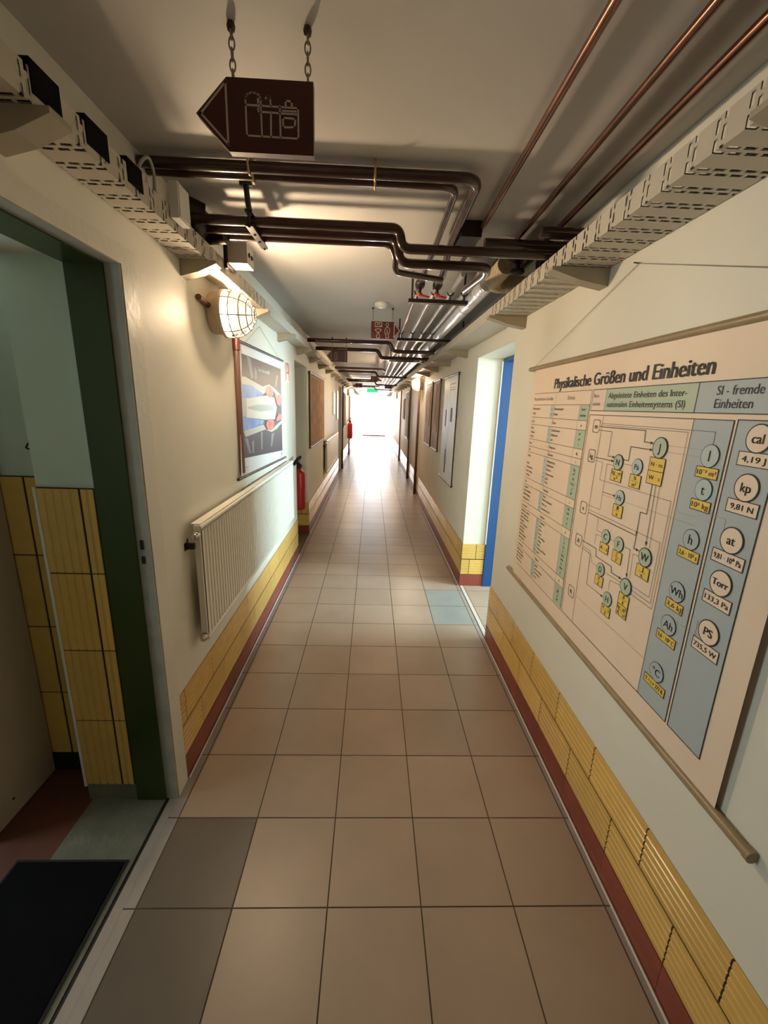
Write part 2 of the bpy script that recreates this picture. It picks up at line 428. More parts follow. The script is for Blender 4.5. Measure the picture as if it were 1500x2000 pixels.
# tile returns: in the blue door's far reveal and in the niche
def dado_y(name, Y, x0, x1):
    mb = MB()
    mb.box(x0, x1, Y-.0045, Y, .11, .3955, 1); mb.box(x0, x1, Y-.004, Y, 0, .11, 3)
    for z, cut in ((.111, .36), (.256, .62)):
        xm = x0 + (x1-x0)*cut
        for a, b in ((x0, xm), (xm, x1)): ribbed(mb, (a, Y-.0015, z), (1, 0, 0), (0, 0, 1), (0, -1, 0), b-a, .143, 6, 0, random.uniform(.93, 1.06))
    mb.box(x0, x1, Y-.0075, Y, .002, .109, 2)
    return struct(mb.build(name, ['yellow', 'tile_joint', 'redtile', 'redjoint']))
dado_y('baseboard_reveal', 3.5, XR-.007, 1.028)
dado_y('baseboard_niche', 4.95, -.985, XL+.007)

# the niche door behind the extinguisher
d3 = frame_root('door_3', (-.99, 4.575, 0)); mb = MB(); mb.box(-.989, -.965, 4.22, 4.93, .01, 1.94); mb.build('door_leaf', 'frame_white', d3)
d4 = frame_root('door_4', (-.95, 9.92, 0)); mb = MB(); mb.box(-.949, -.925, 9.52, 10.33, .01, 1.94); mb.build('door_leaf', 'frame_white', d4)

# ---- green doorway to the kitchen
d1 = frame_root('door_1', (-.76, .91, 0))
mb = MB()
for (y0, y1) in ((1.376, 1.456), (.356, .436)): mb.box(XL-.001, XL+.009, y0, y1, 0, 1.985)
mb.box(XL-.001, XL+.009, .436, 1.376, 1.932, 1.985)
mb.build('door_frame', 'frame_white', d1)
mb = MB()
mb.box(-.787, XL+.006, 1.368, 1.3755, 0, 1.94); mb.box(-.787, XL+.006, .438, .446, 0, 1.94); mb.box(-.787, XL+.006, .446, 1.368, 1.93, 1.938)
mb.build('door_rebate', 'frame_grey', d1)
mb = MB()
mb.box(-.898, -.787, 1.360, 1.3715, 0, 1.94); mb.box(-.898, -.787, .44, .452, 0, 1.94); mb.box(-.898, -.787, .452, 1.36, 1.925, 1.9445)
mb.build('frame_lining', 'green', d1)
for z0, z1 in ((1.056, 1.09), (1.005, 1.032)):
    mb = MB(); mb.box(-.776, -.764, 1.3665, 1.3685, z0, z1); mb.build('strike_slot', 'black', d1)

# pillar tiling (upright ribbed tiles) and kitchen back wall
def upright(name, Y, x0, x1, cols, z0, rows, plain=False):
    mb = MB(); mb.box(x0, x1, Y-.0108, Y, z0, z0+.2965*rows, 1)
    for (a, b) in cols:
        for r in range(rows):
            ribbed(mb, (a, Y-.008, z0+.2965*r), (0, 0, 1), (1, 0, 0), (0, -1, 0), .2965, b-a, 1 if plain else max(1, round((b-a)/.028)), 0, random.uniform(.9, 1.06))
    return struct(mb.build(name, ['yellow', 'tile_joint']))
upright('trim_6', 1.372, -1.088, -.9, [(-1.086, -.948), (-.946, -.9)], .078, 4)
mb = MB(); mb.box(-1.088, -.9, 1.366, 1.372, 0, .078); struct(mb.build('trim_7', 'sill'))
mb = MB(); mb.tube([(-1.090, 1.362, .07), (-1.090, 1.362, 1.265)], .006, 8); struct(mb.build('trim_8', 'frame_white'))
upright('trim_9', 1.52, -2.6, -1.09, [(-1.24+.002-.147*i-.147, -1.24-.147*i) for i in range(-1, 8)], .085, 4, True)
mb = MB(); mb.box(-2.6, -1.09, 1.505, 1.52, 0, .085); struct(mb.build('trim_10', 'black'))
mb = MB(); mb.box(-2.7, -1.09, 1.52, 1.62, 0, CZ); struct(mb.build('wall_kitchen_back', 'kitchen_wall'))
mb = MB(); mb.box(-1.0895, -.9, 1.3705, 1.3735, 1.27, 1.945); struct(mb.build('wall_kitchen_pier', 'kitchen_wall'))
mb = MB(); mb.box(-2.7, -2.6, -1.1, .5, 0, CZ); mb.box(-2.7, -2.6, 1.15, 1.52, 0, CZ); mb.box(-2.7, -2.6, .5, 1.15, 0, .95); mb.box(-2.7, -2.6, .5, 1.15, 2.08, CZ)
mb.box(-2.7, -1.09, -1.2, -1.1, 0, CZ); struct(mb.build('wall_kitchen', 'kitchen_wall'))
mb = MB(); mb.box(-1.075, -.79, -.1, 1.372, -.05, .001); struct(mb.build('floor_sill', 'sill'))
mb = MB(); mb.box(-2.7, -1.075, -1.2, 1.52, -.05, 0); struct(mb.build('floor_kitchen', 'redfloor'))
mb = MB(); mb.box(-.789, -.7865, .2, 1.374, -.01, .004); struct(mb.build('trim_11', 'chrome'))
mb = MB(); mb.box(-.7862, -.776, .2, 1.374, -.02, .0006); struct(mb.build('trim_12', 'black'))
mb = MB(); mb.box(-.776, -.745, .2, 1.46, -.02, .0004); struct(mb.build('trim_13', 'strip'))

# ---- blue doorway
d2 = frame_root('door_2', (1.08, 3.05, 0))
mb = MB(); mb.box(1.03, 1.12, 3.484, 3.4995, 0, 1.93); mb.box(1.03, 1.12, 2.606, 2.621, 0, 1.93); mb.box(1.03, 1.12, 2.621, 3.484, 1.925, 1.949)
mb.build('frame_lining', 'blue', d2)
mb = MB(); mb.box(1.12, 1.15, 3.478, 3.4995, 0, 1.95); mb.box(1.12, 1.15, 2.606, 2.627, 0, 1.95); mb.box(1.12, 1.15, 2.627, 3.478, 1.93, 1.9495)
mb.box(1.022, 1.03, 3.482, 3.4995, .40, 1.94)
mb.build('door_frame', 'frame_white', d2)
for z0, z1 in ((1.02, 1.05), (.985, 1.005)):
    mb = MB(); mb.box(1.130, 1.142, 3.4765, 3.478, z0, z1); mb.build('strike_slot', 'steel_dark', d2)
mb = MB(); y = row0 - .0
mb.box(.84, 4.4, 1.0, 6.0, -.05, -.0016, 1); mb.box(.835, .84, 2.605, 3.5, -.05, -.0016, 1)
mb.add([(.83, 2.607, .0003), (.858, 2.607, .0003), (.858, 3.498, .0003), (.83, 3.498, .0003)], [(0, 1, 2, 3)], 2)
for i in range(12):
    for k in range(-7, 10):
        x0 = .861+.3*i; y0 = row0 + .3*k
        mb.add([(x0+g, y0+g, 0), (x0+.3-g, y0+g, 0), (x0+.3-g, y0+.3-g, 0), (x0+g, y0+.3-g, 0)], [(0, 1, 2, 3)], 0, False, random.uniform(1.0, 1.12))
struct(mb.build('floor_room', ['floor', 'grout', 'sealant'], origin=(0, 0, 0)))
mb = MB(); mb.box(1.135, 4.3, .9, 1.0, 0, CZ); mb.box(1.135, 4.3, 6.0, 6.1, 0, CZ)
mb.box(4.2, 4.3, 1.0, 1.7, 0, CZ); mb.box(4.2, 4.3, 3.13, 6.0, 0, CZ); mb.box(4.2, 4.3, 1.7, 3.13, 0, .95); mb.box(4.2, 4.3, 1.7, 3.13, 2.15, CZ)
struct(mb.build('wall_room', 'wall', origin=(0, 0, 0)))

# ================================================================== CABLE TRAYS
def tray(name, label, side, y0, y1, zb, material, brackets, xw, xo):
    loc = ((xw+xo)/2, (y0+y1)/2, zb)
    t_ = thing(name, label, 'cable tray', loc)
    a, b = min(xw, xo), max(xw, xo); mb = MB(); e = .0025
    mb.box(a, b, y0, y1, zb, zb+e)
    lo = (xo-e, xo) if xo > xw else (xo, xo+e); hi = (xw, xw+e) if xo > xw else (xw-e, xw)
    mb.box(lo[0], lo[1], y0, y1, zb+e, zb+.06); mb.box(hi[0], hi[1], y0, y1, zb+e, zb+.06)
    mb.build('tray_channel', material, t_)
    for yb in brackets:
        if min(abs(yb-q) for q in ((2.12, 12.75) if side < 0 else (7.25, 14.6))) < .17: continue
        mb = MB(); w_ = XL if side < 0 else XR; o_ = xo + (.03 if xo > xw else -.03)
        # tapered cantilever arm
        w_ += .0008 if side < 0 else -.0008; P = [(w_, zb-.06), (w_, zb-.001), (o_, zb-.001), (o_, zb-.012), ((w_+o_)/2, zb-.042)]
        mb.prism([(x, yb-.03, z) for x, z in P], (0, yb-.03, 0), (0, yb+.03, 0))
        mb.build('bracket', 'bracket', t_)
    return t_
lt = tray('cable_tray', 'perforated beige cable tray above the kitchen doorway and caged lamp', -1, -.6, 2.72, 2.075, 'tray', [.98, 1.83, 2.66], XL+.004, -.642)
for y0, y1 in ((.954, 1.031), (1.107, 1.187), (1.266, 1.339)):
    mb = MB(); mb.box(-.6417, -.6395, y0, y1, 2.094, 2.15); mb.box(-.66, -.6417, y0, y1, 2.1355, 2.15); mb.build('dark_cutout', 'rubber', lt)  # black plates added in place of the dark cut-outs in the lip
tray('cable_tray', 'smooth cable tray running on from the cage lamp towards the daylight', -1, 2.72, END-.05, 2.075, 'tray_plain', [3.51+.85*i for i in range(22)], XL+.004, -.642)
tray('cable_tray', 'perforated beige cable tray above the units wall chart', 1, -.8, 2.52, 2.055, 'tray', [-.05, .8, 1.655, 2.48], XR-.004, .652)
tray('cable_tray', 'smooth cable tray above the blue doorway and the rolled maps', 1, 2.52, END-.05, 2.055, 'tray_plain', [3.93+.85*i for i in range(21)], XR-.004, .652)
for i, (x, r) in enumerate(((-.731, .009), (-.710, .007), (-.688, .010), (-.664, .008))):
    mb = MB(); mb.tube([(x, -.5, 2.079+r), (x+.001*(-1)**i, 4, 2.079+r), (x, 9, 2.079+r), (x, END-.2, 2.079+r)], r, 8)
    tag(mb.build('cable', 'cable'), ['black cable lying in the tray, next to the kitchen doorway wall', 'thin black cable lying second from the kitchen doorway wall in its tray', 'thick black cable lying third from the kitchen doorway wall in its tray', 'black cable lying at the outer lip of the kitchen doorway tray'][i], 'cable')
for i, (x, r) in enumerate(((.81, .009), (.785, .008), (.758, .010), (.725, .008))):
    mb = MB(); mb.tube([(x, -.7, 2.059+r), (x+.001*(-1)**i, 4, 2.059+r), (x, 9, 2.059+r), (x, END-.2, 2.059+r)], r, 8)
    tag(mb.build('cable', 'cable'), ['black cable lying against the chart wall in the tray', 'thinner black cable lying second from the chart wall in the tray', 'thick black cable lying third from the chart wall in the tray', 'black cable lying at the open lip of the chart wall tray'][i], 'cable')

# boxes on the tray
t_ = thing('junction_box', 'flat white box standing on the tray lip past the kitchen doorway', 'junction box', (-.62, 1.535, 2.10))
mb = MB(); mb.box(-.639, -.612, 1.495, 1.578, 2.10, 2.20); o = mb.build('box_body', 'plastic_white', t_)
mb = MB(); mb.box(-.612, -.609, 1.50, 1.573, 2.105, 2.195); mb.build('box_lid', 'plastic_white', t_)
mb = MB(); mb.tube(bend([(-.662, 1.352, 2.10), (-.657, 1.356, 2.17), (-.642, 1.39, 2.215), (-.652, 1.44, 2.19), (-.664, 1.46, 2.15), (-.664, 1.47, 2.10)], .03), .0045, 8)
tag(mb.build('cable', 'cable_grey'), 'pale cable looping out of the tray beside the flat white box', 'cable')
t_ = thing('junction_box', 'grey box with two cable entries hung beside the tray behind the dark pipes', 'junction box', (-.58, 2.04, 2.115))
mb = MB(); mb.box(-.628, -.548, 2.00, 2.10, 2.125, 2.205); mb.build('box_body', 'plastic_grey', t_)
mb = MB(); mb.box(-.6415, -.628, 1.985, 2.0, 2.10, 2.235); mb.box(-.6415, -.63, 2.0, 2.11, 2.112, 2.122); mb.build('mounting_bar', 'steel_dark', t_)
for z in (2.15, 2.18):
    mb = MB(); mb.lathe([(0, .006), (.009, .006), (.009, 0)], (-.548, 2.03+(z-2.15)*1.3, 2.165), (1, 0, 0), 14); mb.build('cable_gland', 'steel_dark', t_)

# ================================================================== PIPES
def pipe(name, label, path, r, material, cat='pipe', group=None, seg=14):
    mb = MB(); mb.tube(path, r, seg)
    return tag(mb.build(name, material), label, cat, group)
pipe('copper_pipe', 'slim copper pipe under the ceiling, the one nearest the arrow sign', [(.392, -1.2, 2.275), (.432, 2.10, 2.275), (.432, 2.38, 2.275)], .0105, 'copper')
pipe('copper_pipe', 'slim copper pipe under the ceiling, middle one of three', [(.578, -1.2, 2.275), (.607, 2.05, 2.275), (.607, 2.38, 2.275)], .0105, 'copper')
pipe('copper_pipe', 'slim copper pipe under the ceiling, beside the chart wall tray', bend([(.67, -1.2, 2.275), (.735, 2.05, 2.275), (.735, 2.14, 2.25), (.735, 2.24, 2.25)], .05), .0115, 'copper')
def hot(name, label, x, xs, Ys, xe, r):
    t_ = thing(name, label, 'pipe', ((xs+xe)/2, Ys, 2.268))
    mb = MB(); mb.tube(bend([(xs, Ys, 2.268), (x, Ys, 2.268), (x+.005, 2.12, 2.268), (xe, 2.3, 2.2), (xe, 2.44, 2.2)], .06), r, 16); mb.build('pipe_run', 'pipe_brown', t_)
    for cx in (-.405, -.01):
        mb = MB(); mb.tube([(cx, Ys-.02, CZ-.001), (cx, Ys-.0195, 2.268), (cx, Ys-.012, 2.252), (cx, Ys, 2.2475), (cx, Ys+.012, 2.252), (cx, Ys+.0195, 2.268), (cx, Ys+.02, CZ-.001)], .0035, 8)
        mb.build('pipe_clip', 'brass', t_)
    # ball valve with its red lever
    v = MB(); v.lathe([(0, -.05), (.02, -.05), (.02, -.03), (.016, -.03), (.026, -.012), (.026, .012), (.016, .03), (.02, .03), (.02, .05), (0, .05)], (xe, 2.49, 2.2), (0, 1, 0), 16)
    v.tube([(xe, 2.49, 2.2), (xe, 2.49, 2.155)], .009, 10)
    vo = v.build('valve', 'steel_dark', t_)
    h = MB(); h.lathe([(0, -.006), (.016, -.006), (.016, .006), (0, .006)], (xe, 2.49, 2.15), (0, 0, 1), 14); h.obox((xe+.02, 2.5, 2.146), (1, .4, -.1), (-.4, 1, 0), (0, 0, 1), .036, .009, .004)
    h.build('lever', 'red_plastic', vo)
hot('heating_pipe', 'dark brown ceiling pipe with red lever valve, bending off first', .262, -.745, 1.60, .24, .0135)
hot('heating_pipe', 'dark brown ceiling pipe with red lever valve, the outer bend', .325, -.745, 1.548, .335, .0165)
# three dark pipes crossing lower down
pipe('crossing_pipe', 'thick dark pipe crossing under the ceiling, first of the stepped three', bend([(-.70, 1.785, 2.205), (.085, 1.785, 2.205), (.098, 1.785, 2.138), (.72, 1.785, 2.138)], .035), .0175, 'pipe_brown')
pipe('crossing_pipe', 'dark pipe crossing under the ceiling, second of the stepped three', bend([(-.70, 1.852, 2.199), (.075, 1.852, 2.199), (.098, 1.852, 2.108), (.445, 1.852, 2.106), (.46, 1.93, 2.106), (.46, 2.36, 2.15)], .035), .0175, 'pipe_brown')
pipe('crossing_pipe', 'thin dark pipe crossing under the ceiling, lowest of three at the hanger', bend([(-.70, 1.925, 2.198), (.055, 1.925, 2.198), (.08, 1.925, 2.15), (.08, 1.97, 2.11), (.3, 2.1, 2.12)], .03), .013, 'pipe_brown')
t_ = thing('pipe_hanger', 'black pipe hanger holding the three crossing pipes to the ceiling', 'bracket', (-.465, 1.82, 2.17))
mb = MB(); mb.lathe([(0, 0), (.022, 0), (.022, -.016), (0, -.016)], (-.46, 1.70, CZ), (0, 0, 1), 14); mb.tube([(-.46, 1.70, CZ-.01), (-.462, 1.73, 2.24), (-.465, 1.76, 2.22)], .010, 8); mb.build('ceiling_foot', 'steel_dark', t_)
mb = MB(); mb.obox((-.465, 1.855, 2.2235), (1, 0, 0), (0, 1, 0), (0, 0, 1), .013, .115, .005); mb.obox((-.465, 1.855, 2.1765), (1, 0, 0), (0, 1, 0), (0, 0, 1), .013, .115, .004)
for yy in (1.742, 1.818, 1.889, 1.965): mb.tube([(-.465, yy, 2.168), (-.465, yy, 2.235)], .005, 8)
mb.build('clamp_bar', 'steel_dark', t_)
mb = MB(); mb.lathe([(0, 0), (.065, 0), (.065, .02), (.05, .03), (.03, .05), (0, .05)], (-.70, 1.85, 2.22), (1, 0, 0), 20)
mb.tube([(-.72, 1.78, 2.25), (-.655, 1.82, 2.235)], .035, 12); mb.tube([(-.72, 1.93, 2.19), (-.60, 1.90, 2.188)], .026, 12)
tag(mb.build('wall_flange', 'steel_dark'), 'dark pipe collar where crossing pipes enter the wall over the tray', 'pipe collar')
# long pipes down the corridor
pipe('long_pipe', 'reddish long pipe under the ceiling, nearest the arrow signs', [(.24, 2.53, 2.2), (.262, END-.1, 2.2)], .0125, 'pipe_red')
pipe('long_pipe', 'long grey pipe under the ceiling, second from the arrow signs', [(.335, 2.53, 2.2), (.345, END-.1, 2.2)], .0155, 'pipe_silver')
pipe('long_pipe', 'long grey pipe under the ceiling, third from the arrow signs', [(.432, 2.28, 2.2), (.425, END-.1, 2.2)], .0125, 'pipe_silver')
pipe('long_pipe', 'long grey pipe running beside the fat foil-wrapped pipe', [(.512, 2.24, 2.2), (.508, END-.1, 2.2)], .0135, 'pipe_silver')
pipe('long_pipe', 'thin dark long pipe between the foil-wrapped pipe and the tray', [(.74, 2.45, 2.2), (.73, END-.1, 2.2)], .010, 'pipe_silver')
t_ = thing('insulated_pipe', 'fat silver foil-wrapped pipe running along the corridor ceiling', 'pipe', (.58, 12, 2.19))
mb = MB(); mb.tube([(.578, 2.36, 2.19), (.60, END-.1, 2.19)], .044, 20); mb.build('foil_jacket', 'foil', t_)
for y in [2.9+1.05*i for i in range(18)]:
    mb = MB(); mb.tube([(.578+.0011*(y-2.36), y, 2.19), (.578+.0011*(y-2.36), y+.03, 2.19)], .0455, 20); mb.build('jacket_band', 'pipe_silver', t_)
mb = MB(); mb.tube(bend([(.60, 2.13, 2.205), (.585, 2.30, 2.185), (.62, 2.345, 2.18), (.825, 2.345, 2.175)], .05), .043, 18); mb.build('fibre_elbow', 'wrap', t_)
# dark clutter of fittings at the chart wall
mb = MB(); mb.tube(bend([(.70, 2.0, 2.18), (.83, 2.0, 2.18)], .03), .032, 14)
tag(mb.build('wall_sleeve', 'steel_dark'), 'dark sleeve where pipes pass through the chart wall above the tray', 'pipe collar')
t_ = thing('valve_block', 'dark valve block beside the beige wrapped elbow', 'valve', (.63, 2.05, 2.2))
mb = MB(); mb.lathe([(0, -.09), (.03, -.09), (.03, -.06), (.02, -.05), (.034, -.02), (.034, .03), (.02, .05), (.028, .06), (.028, .09), (0, .09)], (.63, 2.06, 2.22), (.6, .8, 0), 16); mb.build('valve_body', 'steel_dark', t_)
mb = MB(); mb.tube([(.63, 2.06, 2.22), (.63, 2.06, 2.165)], .01, 8); mb.lathe([(0, 0), (.03, 0), (.033, .008), (.03, .016), (0, .016)], (.63, 2.06, 2.15), (0, 0, 1), 16); mb.build('hand_wheel', 'black', t_)
pipe('cross_pipe', 'short dark pipe between valve block and chart wall', bend([(.60, 1.72, 2.19), (.74, 1.72, 2.19), (.80, 1.72, 2.19), (.80, 1.9, 2.19)], .05), .02, 'pipe_brown')
pipe('cross_pipe', 'short dark pipe above the valve block against the ceiling', [(.45, 1.955, 2.225), (.826, 1.955, 2.225)], .022, 'pipe_brown')
mb = MB(); mb.box(.345, .43, 1.93, 1.96, 2.24, CZ); mb.box(.345, .43, 1.96, 2.09, 2.245, 2.262); mb.box(.35, .36, 1.96, 2.09, 2.262, CZ); mb.box(.415, .425, 1.96, 2.09, 2.262, CZ)
tag(mb.build('ceiling_bracket', 'steel_dark'), 'square black ceiling bracket beside the copper pipes', 'bracket')
# repeated crossing pipes and carrier rails
for i, y in enumerate((4.72, 8.0, 11.4, 14.9)):
    pipe('crossing_pipe', ['dark pipe crossing just behind the second arrow sign', 'thin dark crossing pipe halfway along, before the stepped one', 'thin dark crossing pipe, third beyond the second arrow sign', 'thin dark crossing pipe, last before the exit sign'][i],
         bend([(-.70, y, 2.205), (.16, y, 2.205), (.20, y+.06, 2.19), (.20, y+.3, 2.19)] if i else [(-.70, y, 2.205), (.17, y, 2.205), (.20, y, 2.122), (.64, y, 2.122)], .04), .02, 'pipe_brown')
for i, y in enumerate((5.38, 8.76, 12.1, 15.6)):
    pipe('stepped_pipe', ['dark stepped pipe crossing next to the hidden arrow sign', 'dark stepped crossing pipe, second along the corridor', 'dark stepped crossing pipe, third along the corridor', 'dark stepped crossing pipe, last along the corridor'][i],
         bend([(-.70, y, 2.205), (.05, y, 2.205), (.085, y, 2.122), (.70, y, 2.122)], .05), .022, 'pipe_brown')
for i, y in enumerate((2.62, 3.95, 5.75, 9.1, 12.5, 16.0)):
    x0, x1 = (.19, .53) if i == 0 else (.2, .80)
    t_ = thing('carrier_rail', ['black carrier rail under the long pipes beside the red valves', 'black carrier rail under the long pipes behind the second arrow sign', 'black carrier rail under the pipes past the first stepped pipe', 'black carrier rail under the pipes past the second stepped pipe', 'black carrier rail under the pipes past the third stepped pipe', 'black carrier rail under the pipes before the exit sign'][i], 'rail', ((x0+x1)/2, y, 2.14))
    mb = MB(); mb.box(x0, x1, y-.02, y+.02, 2.135 if i == 0 else 2.12, 2.145+.01 if i == 0 else 2.142); mb.build('rail_bar', 'steel_dark', t_)
    for x in (x0+.02, x1-.02):
        mb = MB(); mb.tube([(x, y, 2.14), (x, y, CZ)], .006, 8); mb.build('hanger_rod', 'steel_dark', t_)
    for x in (.24, .337, .43, .51):
        mb = MB(); mb.tube([(x+.018*math.cos(q), y, 2.2-.001+.018*math.sin(q)) for q in [PI+PI*j/8 for j in range(9)]], .004, 8); mb.tube([(x, y, 2.142), (x, y, 2.18)], .004, 8); mb.build('pipe_clamp', 'steel_dark', t_)
mb = MB(); mb.box(.66, .70, 4.2, 4.24, 2.12, CZ); mb.box(.66, .78, 4.2, 4.24, 2.115, 2.135)
tag(mb.build('tray_hanger', 'bracket'), 'pale upright hanger between ceiling and the smooth chart-side tray', 'bracket')
mb = MB(); mb.lathe([(0, 0), (.05, 0), (.052, -.012), (.046, -.024), (.03, -.032), (0, -.034)], (.047, 3.40, CZ), (0, 0, 1), 28)
t_ = tag(mb.build('smoke_detector', 'plastic_white'), 'round white smoke detector on the ceiling', 'smoke detector')

# ================================================================== HANGING SIGNS
PIC = [
  [(-0.281, 2.103), (-0.281, 2.168), (-0.279, 2.173), (-0.274, 2.177), (-0.267, 2.179), (-0.258, 2.178), (-0.252, 2.174), (-0.25, 2.168), (-0.249, 2.103)],
  [(-0.281, 2.157), (-0.172, 2.156), (-0.172, 2.102), (-0.281, 2.103)],
  [(-0.229, 2.158), (-0.23, 2.171), (-0.2325, 2.174), (-0.2365, 2.174), (-0.239, 2.170)], [(-0.25, 2.146), (-0.174, 2.145)], [(-0.229, 2.144), (-0.23, 2.103)], [(-0.21, 2.158), (-0.21, 2.103)],
  [(-0.204, 2.138), (-0.178, 2.137), (-0.18, 2.122), (-0.204, 2.121), (-0.204, 2.138)], [(-0.198, 2.158), (-0.198, 2.168), (-0.185, 2.167), (-0.185, 2.158)],
  [(-0.255, 2.168), (-0.255, 2.162)], [(-0.255, 2.152), (-0.255, 2.147)]] + [[(-.204+.006*i, 2.150), (-.201+.006*i, 2.150)] for i in range(5)]
PIC2 = [
  [(0.003, 2.189), (0.057, 2.191), (0.057, 2.161), (0.004, 2.159), (0.003, 2.189)],
  [(.02, 2.166), (.022, 2.180), (.032, 2.182), (.045, 2.170), (.05, 2.166)],
  [(0.004, 2.139), (0.028, 2.146), (0.054, 2.139), (0.041, 2.125), (0.029, 2.118), (0.018, 2.122), (0.004, 2.139)],
  [(0.029, 2.118), (0.038, 2.104), (0.042, 2.093), (0.041, 2.078), (0.019, 2.078), (0.016, 2.092), (0.022, 2.104), (0.029, 2.118)],
  [(0.1, 2.189), (0.108, 2.184), (0.111, 2.177), (0.105, 2.166), (0.094, 2.166), (0.088, 2.176), (0.092, 2.184), (0.1, 2.189)],
  [(0.101, 2.161), (0.116, 2.151), (0.121, 2.134), (0.115, 2.113), (0.111, 2.105), (0.114, 2.081), (0.09, 2.08), (0.092, 2.104), (0.083, 2.112), (0.08, 2.132), (0.086, 2.15), (0.101, 2.161)],
  [(.097, 2.142), (.103, 2.130), (.097, 2.118), (.104, 2.110)]]
def chain(mb, x, y, z0, z1, n=5):
    p = (z1-z0)/n
    for i in range(n):
        c = z0 + p*(i+.5); h = p*.5+.003; w_ = .0058; pts = []
        for j in range(12):
            q = 2*PI*j/12; a, b = w_*math.cos(q), h*math.sin(q)
            b = math.copysign(min(abs(b), h), b)
            pts.append((x+a, y, c+b) if i % 2 else (x, y+a, c+b))
        mb.tube(pts, .0017, 6, closed=True)
def hanging_sign(label, xc, y, zc, w_, h, tip, picture=None, tri=True, hooks=(None, None), group=None):
    """board from xc-w/2 to xc+w/2, an arrow tip of length |tip| on the side of its sign (0: none)"""
    t_ = thing('hanging_sign', label, 'sign', (xc, y, zc-h/2), group)
    x0, x1, z0, z1 = xc-w_/2, xc+w_/2, zc-h/2, zc+h/2
    P = [(x0, z0), (x1, z0)] + ([(x1+tip, zc)] if tip > 0 else []) + [(x1, z1), (x0, z1)] + ([(x0+tip, zc)] if tip < 0 else [])
    mb = MB(); mb.prism([(a, y, b) for a, b in P], (0, 0, 0), (0, .018, 0), 1)
    sh = Sheet(lambda a, b: (a, y, b), (0, -1, 0)); poly(mb, sh, P, .0004, 0)
    board = mb.build('sign_board', ['sign', 'sign_edge'], t_)
    mb = MB()
    if tri and tip:
        e = x0 if tip < 0 else x1; s_ = 1 if tip > 0 else -1
        line(mb, sh, [(e+tip-s_*.010, zc), (e+s_*.002, z1-.009), (e+s_*.002, z0+.013), (e+tip-s_*.010, zc)], .0042, .0009)
    for l in picture or []: line(mb, sh, l, .0036, .0009)
    if mb.v: mb.build('pictogram', 'sign_line', board)
    for i, x in enumerate((x0+.012, x1-.012)):
        mb = MB(); chain(mb, x, y+.009, z1-.002, CZ-.008); c_ = mb.build('chain', 'chain', t_)
        mb = MB(); mb.lathe([(0, 0), (.007, 0), (.009, -.006), (.007, -.014), (0, -.016)], (x, y+.009, CZ), (0, 0, 1), 12); mb.build('ceiling_hook', 'chain_hook', c_)
    return t_
hanging_sign('large brown arrow sign with white kitchen-unit pictogram, hanging on two chains', -.2295, 1.066, 2.138, .179, .131, -.066, PIC)
hanging_sign('brown arrow sign with screen, glass and figure symbols, under the smoke detector', .0625, 3.55, 2.135, .179, .127, .057, PIC2)
fig = lambda x, z: [[(x, z+.045), (x+.015, z+.02), (x+.012, z-.02), (x+.006, z-.045), (x-.006, z-.045), (x-.012, z-.02), (x-.015, z+.02), (x, z+.045)]]
hanging_sign('brown arrow sign with figure symbol, half hidden behind the crossing pipe', -.40, 5.15, 2.10, .185, .128, -.055, fig(-.44, 2.1)+[[(-.33, 2.155), (-.33, 2.045)]])
hanging_sign('small far brown sign close to the stepped pipe and above the exit sign', .02, 9.6, 2.125, .15, .12, .05, fig(.0, 2.125))
hanging_sign('far brown arrow sign above the exit sign, beside the daylight lamp', -.40, 12.4, 2.105, .185, .115, -.06, fig(-.42, 2.105))
hanging_sign('far brown sign just beneath the silver long pipes', .42, 12.2, 2.085, .19, .11, .05, fig(.4, 2.085))
t_ = thing('exit_sign', 'lit green exit sign hanging before the bright doorway', 'sign', (-.04, 18, 2.10))
mb = MB(); mb.box(-.25, .19, 17.97, 18.03, 2.09, 2.25); mb.build('light_box', 'exit_green', t_)
sh = Sheet(lambda a, b: (a, 17.97, b), (0, -1, 0)); mb = MB()
line(mb, sh, [(-.10, 2.11), (-.06, 2.16), (-.05, 2.20)], .02, .002); disc(mb, sh, -.045, 2.225, .014, .002); line(mb, sh, [(.0, 2.17), (.13, 2.17)], .016, .002); line(mb, sh, [(.0, 2.17), (.04, 2.20)], .014, .002); line(mb, sh, [(.0, 2.17), (.04, 2.14)], .014, .002)
mb.build('pictogram', 'lab_white', t_)
for x in (-.2, .14):
    mb = MB(); mb.tube([(x, 18, 2.25), (x, 18, CZ)], .005, 8); mb.build('hanger_rod', 'steel_dark', t_)

